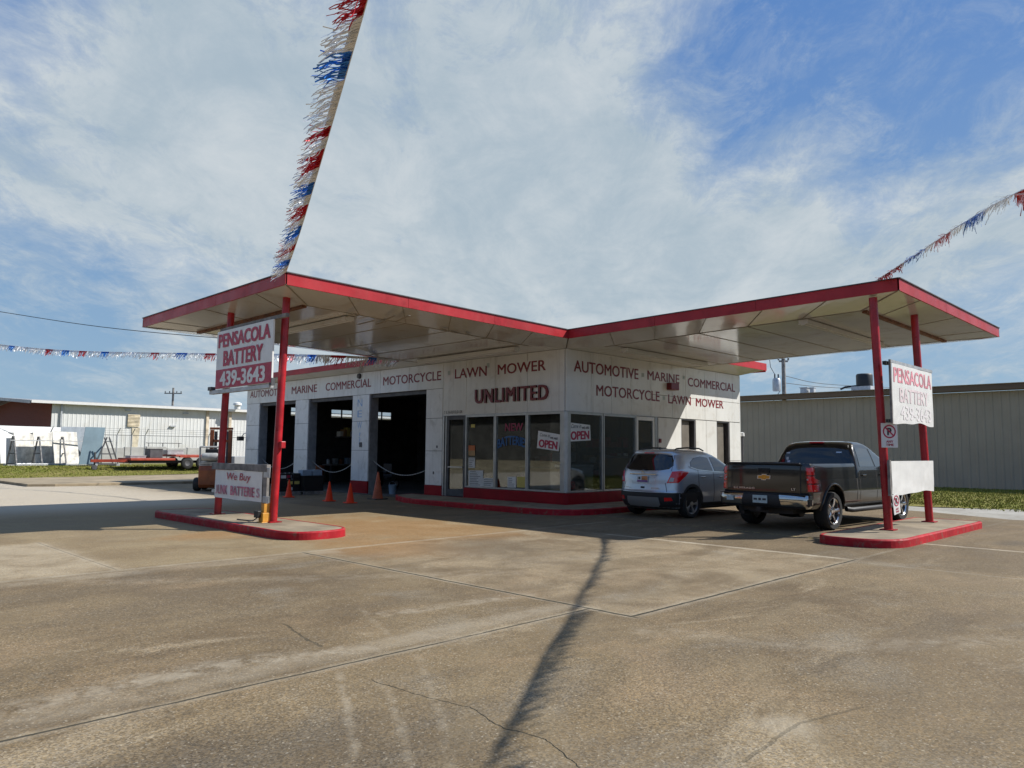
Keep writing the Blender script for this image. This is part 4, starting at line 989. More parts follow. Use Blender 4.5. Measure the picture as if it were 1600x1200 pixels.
# ================================================================== PENNANT STRINGS
def spline(pts, n):
    pts = [Vector(p) for p in pts]; out = []
    m = len(pts)-1
    for k in range(n+1):
        u = k/n*m; i = min(int(u), m-1); t = u-i
        p0 = pts[i-1] if i else pts[0]*2-pts[1]; p1, p2 = pts[i], pts[i+1]; p3 = pts[i+2] if i+2 <= m else pts[m]*2-pts[m-1]
        out.append(.5*((2*p1)+(p2-p0)*t+(2*p0-5*p1+4*p2-p3)*t*t+(3*p1-p0-3*p2+p3)*t**3))
    return out
def pennant(name, label, pts, wind, seglen, seq, L=.36, step=.028, w=.020, seed=1, along=0., loc=None, gs=1., stops=None, axis=1):
    """fringe streamer: a cord with runs of red, silver and blue foil strands blown towards wind"""
    rr = random.Random(seed); loc = Vector(pts[0]); root = thing(name, label, 'streamer', tuple(loc), 0, 'fringe streamers')
    path = [p-loc for p in spline(pts, 60)]
    b = MB(); b.tube(path, .006, 5); b.build('cord', M['foil_silver'], root)
    acc = [0.]
    for a, c in zip(path, path[1:]): acc.append(acc[-1]+(c-a).length)
    tot = acc[-1]
    def P(s):
        for i in range(len(path)-1):
            if acc[i+1] >= s: return path[i]+(path[i+1]-path[i])*((s-acc[i])/max(1e-6, acc[i+1]-acc[i]))
        return path[-1]
    s0 = .02; k = 0; wind0 = Vector(wind); runs = []
    if stops:
        def pix(p):
            v = p+loc-CAM; z = v.dot(FW); return (800+F_PX*v.dot(RT)/z, 600-F_PX*v.dot(UP)/z)[axis] if z > .3 else None
        t = .02
        for c_, lim in stops:
            while t < tot-.05:
                v = pix(P(t))
                if v is None or (v < lim if axis else v > lim): break
                t += .03
            runs.append((c_, t))
    while s0 < tot-.03:
        col = seq[k % len(seq)]; s1 = min(tot, s0+seglen*rr.uniform(.8, 1.2)*(1.3 if col == 'silver' else .8))
        if k < len(runs):
            col, s1 = runs[k]
            if s1 <= s0+.03:
                k += 1; continue
        b = MB()
        tang = (P(s1)-P(s0)).normalized()
        gust = gs*Vector((rr.uniform(-.2, .2), rr.uniform(-.2, .2), rr.uniform(-.22, .12)))
        # plain header tape along the cord
        side = tang.cross(Z).normalized()
        b.quad(P(s0), P(s1), P(s1)+(wind0+gust)*.075, P(s0)+(wind0+gust)*.075)
        s = s0
        while s < s1:
            n = 6; ln = L*rr.uniform(.55, 1.08); d = (wind0+gust+tang*along+gs*Vector((rr.gauss(0, .13), rr.gauss(0, .13), rr.gauss(0, .16)))).normalized()
            dr = Vector((0, 0, -gs))*rr.uniform(.02, .22); ph = rr.uniform(0, 6); am = rr.uniform(.008, .036); wd = w*rr.uniform(.7, 1.3)
            p = P(s); prev = None; tw = rr.uniform(-1.2, 1.2); ax = (tang*math.cos(tw)+d.cross(tang)*math.sin(tw)).normalized()
            for i in range(n+1):
                t = i/n; q = p+d*(ln*t)+dr*(t*t)*ln+ax*(am*math.sin(ph+t*7)*t)+d.cross(ax)*(am*.9*math.cos(ph*1.7+t*6)*t)
                ax2 = ax*math.cos(t*2.2*tw)+d.cross(ax)*math.sin(t*2.2*tw); cur = (q-ax2*wd/2, q+ax2*wd/2)
                if prev: b.quad(prev[0], prev[1], cur[1], cur[0])
                prev = cur
            s += step*rr.uniform(.6, 1.4)
        b.build('fringe', M['foil_'+col], root, smooth=80, fix=False)
        s0 = s1+.01; k += 1
SEQ = ['silver', 'blue', 'silver', 'red', 'silver', 'blue', 'silver', 'red', 'silver', 'blue', 'silver', 'red', 'silver', 'red', 'silver', 'blue', 'silver', 'red', 'silver', 'blue']
a, e = Vector((-9.07, -.5, 5.10)), Vector((-13.08, -9.15, 5.18))
pennant('pennant_string', 'red silver and blue fringe streamer rising from the left canopy tip', [a, a+(e-a)*.33+Vector((0, 0, -.12)), a+(e-a)*.66+Vector((0, 0, -.09)), e, e+(e-a)*.42+Vector((0, 0, .22))],
        (-.66, .70, -.22), .60, SEQ, .31, .0125, .0115, 4, stops=[('silver', 414), ('blue', 404), ('silver', 391), ('red', 379), ('silver', 366), ('blue', 353), ('silver', 336), ('red', 319), ('silver', 303), ('blue', 284), ('silver', 262), ('red', 232), ('silver', 212), ('red', 196), ('silver', 126), ('blue', 80), ('silver', 27), ('red', -45), ('silver', -110)])
pennant('pennant_string', 'red silver and blue fringe streamer running right from the right canopy tip', [(-.63, -8.72, 5.11), dep(1440, 392, 13.3), dep(1495, 355, 11.4), dep(1550, 322, 9.4), dep(1600, 296, 7.78), (-8.4, -12.62, 3.95), (-10.43, -13.44, 3.5), (-12.34, -14.32, 3.2)],
        (.90, .26, .18), .60, ['red', 'silver', 'blue', 'silver', 'red', 'silver', 'blue', 'silver', 'silver', 'red', 'silver', 'blue', 'silver'], .42, .008, .020, 8, along=-.45, gs=.95, axis=0, stops=[('red', 1410), ('silver', 1415), ('blue', 1445), ('silver', 1461), ('red', 1486), ('silver', 1510), ('blue', 1542), ('silver', 1584), ('red', 1615)])
pennant('pennant_string', 'red silver and blue fringe streamer strung low behind the left columns to the workshop roof', [at(622, 561, 0, -.6), dep(545, 556, 23), dep(440, 553, 26), dep(330, 552, 29), dep(120, 548, 34), dep(0, 538, 38), dep(-140, 520, 43)],
        (-.35, .15, -.85), .75, ['silver', 'silver', 'blue', 'silver', 'red', 'silver', 'blue', 'silver', 'red', 'silver'], .29, .030, .024, 11)
def wire(name, pts, r, label, cat='cable', n=24):
    tag(MB().tube(spline(pts, n), r, 6).build(name, M['cable'], None, smooth=60), label, cat)
wire('power_cable', [dep(-150, 462, 40), dep(0, 487, 40), dep(160, 511, 38), dep(339, 528, 36), dep(470, 536, 32)], .018, 'dark overhead cable crossing the sky on the left towards the workshop roof')

# ================================================================== BACKGROUND
def ribwall(b, p, r, z0, z1, pitch=.30, d=.016, out=(0, -1, 0)):
    p, r, out = Vector(p), Vector(r), Vector(out); L = (r-p).length; n = int(L/pitch); u = (r-p)/L; pts = []
    for k in range(n):
        s = k*pitch; pts += [(s, 0), (s+pitch*.62, 0), (s+pitch*.70, d), (s+pitch*.90, d), (s+pitch*.98, 0)]
    o = len(b.v)
    for s, q in pts: b.v += [tuple(p+u*s+out*q+Z*z0), tuple(p+u*s+out*q+Z*z1)]
    for i in range(len(pts)-1): b.f.append((o+2*i, o+2*i+2, o+2*i+3, o+2*i+1)); b.mi.append(0)
# white warehouse to the left
wh = thing('metal_warehouse', 'long white ribbed metal warehouse with brick gable end and low roof', 'building', (-.5, 50.5, .5))
b = MB(); ribwall(b, (-.5, 50.5, 0), (56, 50.5, 0), .4, 5.02); b.box(-.5, 56, 50.53, 50.6, .4, 5.0); b.build('wall', M['whitewall'], wh, world=True, fix=False)
b = MB(); b.box(-.50, -.3, 50.54, 74, .4, 5.0); b.add([(-.5, 50.5, 5.0), (-.5, 62.2, 5.72), (-.5, 74, 5.0), (-.3, 50.5, 5.0), (-.3, 62.2, 5.72), (-.3, 74, 5.0)], [(0, 1, 2), (5, 4, 3), (0, 3, 4, 1), (1, 4, 5, 2)]); b.build('gable_wall', M['brick'], wh, world=True)
b = MB(); b.add([(-2.0, 50.1, 5.10), (56, 50.1, 5.10), (56, 62.2, 5.86), (-2.0, 62.2, 5.86), (56, 74.4, 5.10), (-2.0, 74.4, 5.10)], [(0, 1, 2, 3), (3, 2, 4, 5)]); b.build('roof', M['greyroof'], wh, world=True, fix=False)
b = MB(); b.add([(-2.0, 50.1, 5.08), (-.3, 50.1, 5.08), (-.3, 62.2, 5.82), (-2.0, 62.2, 5.82), (-.3, 74.4, 5.08), (-2.0, 74.4, 5.08)], [(0, 1, 2, 3), (3, 2, 4, 5)])
b.bar((-2.02, 50.1, 4.99), (-2.02, 62.2, 5.75), .05, .24); b.bar((-2.02, 62.2, 5.75), (-2.02, 74.4, 4.99), .05, .24); b.build('rake_board', M['greyroof'], wh, world=True, fix=False)
b = MB(); b.box(-1.98, 56, 49.98, 50.12, 4.92, 5.12); b.build('gutter', M['signwhite'], wh, world=True)
p1, p2 = at(200, 647, 1, 50.42), at(218, 667, 1, 50.42)
b = MB(); n = 9
for k in range(n):
    z = p2.z+(p1.z-p2.z)*k/n; b.add([(p1.x, 50.45, z), (p2.x, 50.45, z), (p2.x, 50.36, z+.03), (p1.x, 50.36, z+.03)], [(0, 1, 2, 3)]); b.add([(p1.x, 50.36, z+.03), (p2.x, 50.36, z+.03), (p2.x, 50.44, z+.12), (p1.x, 50.44, z+.12)], [(0, 1, 2, 3)])
M['ruststain'] = pm('rust_stained_white', (.60, .52, .38), .7, var=.3, vs=2)
M['ruststrip'] = pm('rust_streaked_downpipe', (.60, .50, .37), .7, var=.35, vs=2)
b.build('louvre', M['ruststain'], wh, world=True, fix=False)
p1, p2 = at(206, 668, 1, 50.44), at(217, 700, 1, 50.44); b = MB(); b.prism([(p1.x, p1.z), (p2.x, p1.z), (p2.x-.1, p2.z), (p1.x+.06, p2.z)], 0, .004, Matrix.Translation((0, 50.442, 0)) @ Matrix.Rotation(R(90), 4, 'X')); b.build('rust_streak', M['ruststain'], wh, world=True)
for px, py0, py1 in ((325, 641, 700), (360, 645, 700)):
    a, c = at(px, py0, 1, 50.4), at(px, py1, 1, 50.4); b = MB(); b.box(a.x-.11, a.x+.11, 50.36, 50.46, .5, a.z); b.build('downpipe', M['ruststrip'], wh, world=True)
a = at(82, 640, 1, 50.42); b = MB(); b.box(a.x+.55, a.x+.67, 50.36, 50.46, .5, 4.95); b.build('downpipe', M['galv'], wh, world=True)
a = dep(371, 634, 66); b = MB(); b.lathe([(.25, -.3), (.25, .05), (.38, .05), (.34, .22), (.15, .32), (0, .34)], Matrix.Translation(a-Vector((0, 0, .0))), 18); b.build('roof_vent', M['signwhite'], wh, world=True, smooth=40)
for px, py in ((290, 646), (270, 666), (200, 641)):
    a = at(px, py, 1, 50.43); b = MB(); b.box(a.x-.22, a.x+.22, 50.33, 50.46, a.z-.05, a.z+.05); b.build('wall_light', M['galv'], wh, world=True)
# beige warehouse to the right
bw = thing('metal_warehouse', 'long beige ribbed metal warehouse with brown eave standing in shade on the right', 'building', (26.5, 0, 0))
b = MB(); ribwall(b, (26.5, 16, 0), (26.5, -46, 0), -.02, 4.78, .36, .022, (-1, 0, 0)); b.box(26.54, 26.6, -46, 16, 0, 4.78); b.build('wall', M['beigewall'], bw, world=True, fix=False)
b = MB(); b.box(26.1, 26.58, -46, 16.1, 4.80, 5.10); b.build('eave_trim', M['brownmetal'], bw, world=True, bevel=.03)
b = MB(); b.quad((26.0, -46, 5.12), (26.0, 16.2, 5.12), (40, 16.2, 6.0), (40, -46, 6.0)); b.build('roof', M['greyroof'], bw, world=True, fix=False)
b = MB(); ribwall(b, (26.55, 16, 0), (52, 16, 0), -.02, 4.9, .36, .03, (0, 1, 0)); b.build('end_wall', M['beigewall'], bw, world=True, fix=False)
a = at(1351, 606, 0, 30.0)
u = thing('roof_condenser', 'dark round air conditioning unit on the beige warehouse roof', 'air conditioner', tuple(a))
b = MB(); b.lathe([(.42, .06), (.46, .09), (.46, .74), (.44, .78)], None, 28); b.build('casing', M['black'], u, smooth=35)
b = MB(); b.lathe([(.44, .785), (.40, .83), (.20, .84), (0, .845)], None, 28); b.build('fan_guard', M['darkmetal'], u, smooth=35)
b = MB(); b.box(-.62, .62, -.55, .55, -.18, .06); b.build('stand', M['galv'], u); b = MB(); b.tube([(-.4, .3, .1), (-.6, .9, .05), (-.5, 1.2, -.05)], .06, 8); b.build('pipe', M['black'], u)
for px, w, lb in ((1258, .26, 'small grey vent box on the beige roof'), (1270, .16, 'smaller vent stub on the beige roof')):
    a = at(px, 611, 0, 30.0); t = thing('roof_vent', lb, 'vent', tuple(a)); b = MB(); b.box(-w, w, -w*.8, w*.8, -.2, .18); b.build('casing', M['galv'], t, bevel=.02); b = MB(); b.box(-w*1.15, w*1.15, -w, w, .182, .22); b.build('cap', M['galv'], t)
def util_pole(px, ptop, d, lb, tr, zb=-.1):
    a = dep(px, ptop, d); h = a.z; t = thing('utility_pole', lb, 'pole', (a.x, a.y, 0)); r = .16
    b = MB(); b.tube([(0, 0, zb), (0, 0, h)], [r, r*.75], 12); b.build('shaft', M['wood'], t, smooth=50)
    dr = RT0
    zc = h-.7 if not tr else h-1.9; b = MB(); b.bar(tuple(dr*-(1.1 if not tr else .3)+Z*zc), tuple(dr*(1.1 if not tr else .3)+Z*zc), .10, .12); b.build('crossarm', M['wood'], t)
    for s in ((-1, -.45, .45, 1) if not tr else (-.34, .34)): b = MB(); b.lathe([(.03, 0), (.07, .06), (.05, .12), (.08, .18), (0, .24)], Matrix.Translation(dr*s+Z*(zc+.06)), 10); b.build('insulator', M['darkmetal'], t)
    if tr:
        b = MB(); b.lathe([(0, 0), (.26, .02), (.28, .1), (.28, .8), (.22, .9), (0, .94)], Matrix.Translation(dr*-.50+Z*(zc-2.1)), 18); x = b.build('transformer', M['galv'], t, smooth=40)
        b = MB(); [b.tube([dr*(-.5+q)+Z*(zc-1.2), dr*(-.5+q)+Z*(zc-.9)], .05, 8) for q in (-.12, .12)]; b.build('bushing', M['darkmetal'], x)
        b = MB(); b.tube([dr*-.6+Z*(zc-.95), dr*-.9+Z*(zc-.4), dr*-.95+Z*(zc+.1)], .02, 6); b.tube([dr*-.3+Z*(zc-2.1), dr*-.75+Z*(zc-2.7), dr*-.6+Z*(zc-3.4)], .02, 6); b.build('lead', M['cable'], t)
    return a
a = util_pole(1223, 522, 52, 'wooden utility pole with grey transformer behind the beige warehouse', True)
for k in range(2): wire('utility_wire', [a+Vector((0, 0, -2.9-.5*k)), dep(1290, 600+5*k, 60), dep(1400, 606+4*k, 80)], .022, ('upper' if k == 0 else 'lower')+' thin wire running right from the transformer pole', n=12)
util_pole(271, 606, 95, 'distant utility pole standing behind the white warehouse', False, 0)

# chain link fence with barbed wire arms
fx = [(.2, 1.9), (1.4, 2.3), (5.6, 1.9), (11.0, 1.9), (17.0, 1.9), (23.0, 1.9)]
FY = 41.0; zf = .53
fe = thing('wire_fence', 'chain link fence with slanted barbed wire arms before the white warehouse', 'fence', (0, FY, zf))
posts = [at(px, 700, 1, FY).x for px in (182, 205, 226, 325, 400)]; posts += [posts[-1]+4*k for k in range(1, 5)]; posts = [posts[0]-4*k for k in range(4, 0, -1)]+posts
for k, x in enumerate(posts):
    b = MB(); b.tube([(x, 0, -.1), (x, 0, 2.0)], .045, 8); pst = b.build('post', M['galv'], fe, smooth=50)
    b = MB(); b.tube([(x, 0, 2.0), (x+.10, -.28, 2.45)], .03, 6); b.build('barb_arm', M['galv'], pst)
b = MB(); b.tube([(posts[0], 0, 1.98), (posts[-1], 0, 1.98)], .022, 6); b.build('top_rail', M['darkmetal'], fe)
b = MB(); 
for k in range(3): b.tube([(posts[0], -.10-.08*k, 2.15+.13*k), (posts[-1], -.10-.08*k, 2.15+.13*k)], .006, 4)
b.build('barbed_wire', M['darkmetal'], fe)
b = MB(); x0, x1 = posts[0], posts[-1]; x = x0-2
while x < x1:
    b.bar((max(x, x0), .05, 0 if x >= x0 else x0-x), (min(x+1.95, x1), .05, 1.95 if x+1.95 <= x1 else x1-x), .004); b.bar((max(x, x0), .055, 1.95 if x >= x0 else 1.95-(x0-x)), (min(x+1.95, x1), .055, 0 if x+1.95 <= x1 else 1.95-(x1-x)), .004); x += .16
b.build('chain_link', M['galv'], fe, fix=False)
# pale block wall and yard items behind the fence
a, c = at(160, 700, 1, 44.5), at(338, 700, 1, 44.5)
w = thing('block_wall', 'low pale block wall behind the wire fence', 'wall', (a.x, 44.5, zf)); b = MB(); x = 0; k = 0
while x < c.x-a.x: b.box(x, x+1.45, 0, .3, -.1, 1.12+.06*(k % 3)); x += 1.5; k += 1
b.build('blocks', M['stonegrey'] if False else pm('pale_concrete_block', (.42, .41, .39), .85, var=.15, vs=1), w, bevel=.02)
b = MB(); [b.tube([(q, .15, 1.2), (q, .15, 1.5)], .03, 6) for q in (3.2, 4.2, 5.4)]; b.tube([(3.0, .15, 1.5), (5.6, .15, 1.5)], .03, 6); b.build('pipe_rail', M['darkmetal'], w)

# stone slabs on A-frame racks
def aframe(loc, rz, w, h, lb, n=4):
    t = thing('slab_rack', lb, 'rack', loc, rz)
    for k in range(n):
        x = -w/2+w*k/(n-1); b = MB()
        b.bar((x-.04, -.62, .12), (x, -.06, h), .07); b.bar((x+.04, .62, .12), (x, .06, h), .07); b.bar((x, -.62, .12), (x, .62, .12), .08); b.bar((x, -.36, h*.42), (x, .36, h*.42), .06); b.build('trestle', M['darkmetal'], t)
    b = MB(); b.bar((-w/2-.25, -.16, h*.86), (w/2+.35, -.16, h*.86), .07, .05); b.build('top_bar', M['galv'], t)
    b = MB(); b.box(-w/2-.1, w/2+.5, -.72, -.52, .0, .14); b.box(-w/2-.1, w/2+.5, .52, .72, 0, .14); b.build('sill_beam', M['galv'], t, bevel=.01)
    return t
ang = .24                                                           # racks stand square to the line of sight from the lot
D = 46
a = dep(77, 722, D); a.z = terrain(a.x, a.y); aframe(tuple(a), ang+.02, 4.3, 1.75, 'steel A-frame rack carrying wrapped stone slabs on the far lawn')
def slab(px, py, d, w, h, rx, rz, mat, lb, name='stone_slab', taper=0., lean=0.):
    p = dep(px, py, d); p.z = terrain(p.x, p.y)+.10
    o = MB(); n = 1
    o.prism([(-w/2, 0), (w/2-taper, 0), (w/2+lean, h), (-w/2+lean-taper, h)], -.02, .02, Matrix.Rotation(R(90), 4, 'X'))
    o = o.build(name, mat, None, bevel=.006, loc=tuple(p)); o.rotation_euler = (rx, 0, rz); return tag(o, lb, 'stone slab')
for k, (px, mt) in enumerate(((45, 'stone'), (75, 'stone'), (105, 'stone'))):
    slab(px, 720, D+.75, 1.62, 1.95+.04*k, R(-12), ang+.12, M[mt], ['leftmost of the wrapped cream slabs on the rack', 'middle one of the wrapped cream slabs on the rack', 'rightmost of the wrapped cream slabs on the rack'][k])
slab(62, 722, D+1.9, 4.8, 2.35, R(-8), ang+.1, M['stonewhite'], 'large plain white slab standing behind the wrapped slabs', lean=-.1)
slab(108, 722, D+1.5, 1.5, 2.35, R(-8), ang-.1, M['stonegrey'], 'matt grey slab leaning between the rack and the polished slab', lean=.3)
slab(139, 721, D-.6, 1.15, 2.3, R(-10), ang-.15, M['stoneblue'], 'tall polished blue grey slab leaning at the right of the rack', lean=.42)
slab(6, 722, D, .95, 1.5, R(-10), ang+.3, M['stonegrey'], 'short grey slab at the left edge of the yard', lean=.25)
slab(3, 724, D+.9, 1.4, 1.85, R(-12), ang+.3, M['darkmetal'], 'dark sheet standing at the left edge of the yard', 'steel_sheet', lean=.4)
a = dep(163, 722, D); a.z = terrain(a.x, a.y); aframe(tuple(a), ang+1.3, 1.0, 1.75, 'bare steel A-frame beside the red trailer tongue', 2)
# low red flatbed trailer
a = dep(288, 724, 47); a.z = terrain(a.x, a.y); dirx = Vector((1, .04, 0)).normalized()
tr = thing('flatbed_trailer', 'long low red flatbed trailer with tandem wheels parked on the far grass', 'trailer', tuple(a), math.atan2(dirx.y, dirx.x))
b = MB(); b.box(-1.0, 1.6, -1.0, 1.0, .74, .86); b.box(-3.6, -1.0, -1.0, 1.0, .52, .66); b.build('deck', M['trailer'], tr, bevel=.02)
b = MB(); b.bar((-3.6, -.6, .5), (-5.4, 0, .5), .12, .16); b.bar((-3.6, .6, .5), (-5.4, 0, .5), .12, .16); b.build('tongue', M['trailer'], tr)
b = MB(); b.tube([(-5.2, 0, .1), (-5.2, 0, 1.0)], .05, 8); b.lathe([(0, -.06), (.14, -.06), (.15, 0), (.14, .06), (0, .06)], Matrix.Translation((-5.2, 0, .12)) @ Matrix.Rotation(R(90), 4, 'X'), 14); b.build('jack', M['darkmetal'], tr)
for x in (-.30, .62):
    for y in (-1.05, 1.05):
        b = MB(); mt = Matrix.Translation((x, y, .36)) @ Matrix.Rotation(R(90), 4, 'X'); b.lathe([(.17, -.10), (.30, -.11), (.36, -.07), (.36, .07), (.30, .11), (.17, .10)], mt, 22); w = b.build('wheel', M['rubber'], tr, smooth=40)
        b = MB(); b.lathe([(0, -.06), (.1, -.07), (.17, -.095), (.17, .095), (.1, .07), (0, .06)], mt, 18); b.build('rim', M['darkmetal'], w, smooth=40)
b = MB(); b.box(-.8, 1.2, -1.2, -1.02, .70, .80); b.build('mudguard', M['trailer'], tr)
b = MB(); b.box(-3.6, 1.55, -.8, .8, .36, .5); b.build('chassis', M['black'], tr)
for x, z, sx, sz, mt, lb, nm in ((-1.9, .665, .38, .52, 'darkmetal', 'dark machine box standing on the low trailer deck', 'machine_box'), (-.75, .865, .5, .24, 'galv', 'silver tool chest on the low trailer deck', 'tool_chest'), (-2.95, .665, .45, .10, 'galv', 'flat silver ramp plate on the low trailer deck', 'ramp_plate')):
    p = a+dirx*x; t = thing(nm, lb, 'box', (p.x, p.y, a.z+z), math.atan2(dirx.y, dirx.x)); b = MB(); b.box(-sx, sx, -.4, .4, 0, sz); b.build('case', M[mt], t, bevel=.02); b = MB(); b.box(-sx*1.03, sx*1.03, -.42, .42, sz+.002, sz+.04); b.build('lid', M[mt], t)
p = dep(377, 724, 44); p.z = terrain(p.x, p.y); t = thing('machine_box', 'grey steel cabinet standing behind the forklift', 'cabinet', tuple(p), ang); b = MB(); b.box(-.9, .9, -.5, .5, .25, 1.15); b.build('case', M['galv'] if False else pm('grey_cabinet_paint', (.28, .29, .30), .6, var=.1, vs=2), t, bevel=.03); b = MB(); b.box(-.8, .8, -.45, .45, 0, .248); b.build('skid', M['darkmetal'], t)
# flood lamp at the workshop corner
b = MB(); b.box(-.30, -.06, 19.72, 20.0, 2.02, 2.22); f = b.build('flood_lamp', M['black'], st, bevel=.02); b = MB(); b.tube([(-.15, 19.8, 2.2), (-.1, 19.7, 2.35), (.05, 19.66, 2.4)], .02, 8); b.build('arm', M['galv'], f)

# ---- forklift
fk = thing('forklift', 'old orange and pale grey forklift parked beyond the junk battery sign', 'forklift', (-3.12, 15.66, 0), YAW+R(8))
# local +x = mast side, pointing away from the road
b = MB(); [b.box(.50, .62, s-.07, s+.07, .10, 2.40) for s in (-.36, .36)]; b.build('mast_rail', M['orange'], fk, bevel=.01)
b = MB(); [b.box(.64, .74, s-.05, s+.05, .12, 2.34) for s in (-.24, .24)]; b.build('inner_rail', M['darkmetal'], fk)
b = MB(); b.box(.51, .61, -.45, .45, 2.41, 2.50); b.build('crosshead', M['orange'], fk, bevel=.01)
for z in (1.9, .5): b = MB(); b.box(.52, .60, -.28, .28, z, z+.10); b.build('mast_tie', M['orange'], fk, bevel=.01)
b = MB(); b.tube([(.58, 0, .2), (.58, 0, 1.8)], .05, 10); b.build('lift_ram', M['galv'], fk, smooth=50)
b = MB(); b.box(.75, .80, -.48, .48, .2, .62); b.build('carriage', M['darkmetal'], fk)
for s in (-.3, .3): b = MB(); b.box(.81, 1.8, s-.06, s+.06, .08, .13); b.box(.81, .86, s-.06, s+.06, .13, .6); b.build('fork', M['darkmetal'], fk)
b = MB(); b.prism([(-1.05, .25), (-.95, .12), (.42, .12), (.42, .62), (.1, .70), (-.2, .72), (-.25, 1.0), (-1.0, 1.0), (-1.08, .8)], -.42, .42, Matrix.Rotation(R(90), 4, 'X')); b.build('body', M['orange'], fk, bevel=.05)
M['greymach'] = pm('pale_grey_machine_paint', (.42, .42, .40), .5, var=.25, vs=4, stain=((.18, .15, .12), .5, 5))
b = MB(); b.box(-.98, -.28, -.42, .42, 1.005, 1.14); b.build('engine_cover', M['greymach'], fk, bevel=.04)
b = MB(); b.box(-.75, -.3, -.25, .25, 1.145, 1.24); b.box(-.85, -.74, -.25, .25, 1.145, 1.62); b.build('seat', M['black'], fk, bevel=.04)
b = MB(); b.lathe([(0, -.32), (.12, -.30), (.15, -.24), (.15, .24), (.12, .30), (0, .32)], Matrix.Translation((-1.08, 0, 1.32)) @ Matrix.Rotation(R(90), 4, 'X'), 16); b.build('gas_bottle', M['greymach'], fk, smooth=40)
b = MB(); [b.tube([(-.95, s, 1.0), (-1.0, s, 1.7)], .035, 8) for s in (-.4, .4)]; b.tube([(-1.0, -.4, 1.7), (-1.0, .4, 1.7)], .035, 8); b.box(-1.0, -.93, -.40, .40, .62, 1.0); b.build('rear_guard', M['greymach'], fk)
b = MB(); b.tube([(.35, 0, .7), (.12, 0, 1.28)], .025, 8); b.lathe([(.16, -.012), (.175, 0), (.16, .012), (.145, 0), (.16, -.012)], Matrix.Translation((.1, 0, 1.3)) @ Matrix.Rotation(R(-25), 4, 'Y'), 20); b.build('steering_wheel', M['black'], fk)
b = MB(); [b.tube([(.4, y, .8), (.36, y, 1.5+k*.1)], .015, 6) for k, y in enumerate((.2, .27, .34))]; b.build('lever', M['black'], fk)
for x, r in ((.32, .33), (-.72, .26)):
    for y in (-.52, .52):
        mt = Matrix.Translation((x, y, r)) @ Matrix.Rotation(R(90), 4, 'X'); b = MB(); b.lathe([(r*.5, -.10), (r*.92, -.11), (r, -.06), (r, .06), (r*.92, .11), (r*.5, .10)], mt, 24); w = b.build('wheel', M['rubber'], fk, smooth=40)
        b = MB(); b.lathe([(0, -.09), (r*.5, -.095), (r*.5, .095), (0, .09)], mt, 18); b.build('rim', M['greymach'], w, smooth=40)

# across the street, behind the photographer: what the shop glass and the enamel mirror
b = MB(); b.quad((-44, -400, -.015), (-27, -400, -.015), (-27, 400, -.015), (-44, 400, -.015)); tag(b.build('road', pm('worn_asphalt', (.07, .068, .065), .9, var=.15, vs=.5)), kind='structure')
sb = thing('street_building', 'long dull commercial building across the road behind the photographer', 'building', (-60, 14, 0))
b = MB(); b.box(-8, 8, -26, 80, 0, 6.2); b.build('wall', pm('dull_render_wall', (.06, .058, .054), .8, var=.3, vs=.6), sb); b = MB(); b.box(-8.3, 8.9, -26.3, 80.3, 6.21, 8.6); b.build('roof', M['darkmetal'], sb)
for k in range(8): b = MB(); b.box(8.0, 8.05, -22+7*k, -18+7*k, .8, 3); b.build('window', M['blackgloss'], sb)
def wood(name, x0, x1, y0, y1, n, h):
    """a far row of trees that reads as one mass: thousands of leaf clumps over trunks"""
    rr = random.Random(5); b = MB()
    for k in range(n):
        cx, cy, hh = rr.uniform(x0, x1), rr.uniform(y0, y1), h*rr.uniform(.7, 1.15); b.tube([(cx, cy, 0), (cx+rr.uniform(-.3, .3), cy, hh*.5)], [.25, .12], 6, mi=1)
        for j in range(90):
            v = Vector((rr.gauss(0, 1), rr.gauss(0, 1), rr.gauss(0, 1))).normalized()*rr.uniform(.5, 1)**.5; p = Vector((cx, cy, hh*.62))+Vector((v.x*hh*.34, v.y*hh*.34, v.z*hh*.38)); s = rr.uniform(.35, .8)
            a1 = Vector((rr.gauss(0, 1), rr.gauss(0, 1), rr.gauss(0, 1))).normalized(); a2 = a1.cross(Vector((rr.gauss(0, 1), rr.gauss(0, 1), rr.gauss(0, 1)))).normalized()
            b.quad(p-a1*s-a2*s*.4, p+a1*s*.2-a2*s, p+a1*s, p+a2*s*.9)
    return tag(b.build(name, [M['leaf'], M['wood']], fix=False), kind='stuff')
M['leaf'] = dirtm('dark_foliage', (.035, .06, .018), (.06, .085, .025), (.08, .09, .03))
wood('tree_line', -50, 70, -70, -52, 90, 9); wood('roadside_wood', -95, -72, -45, 95, 80, 9)

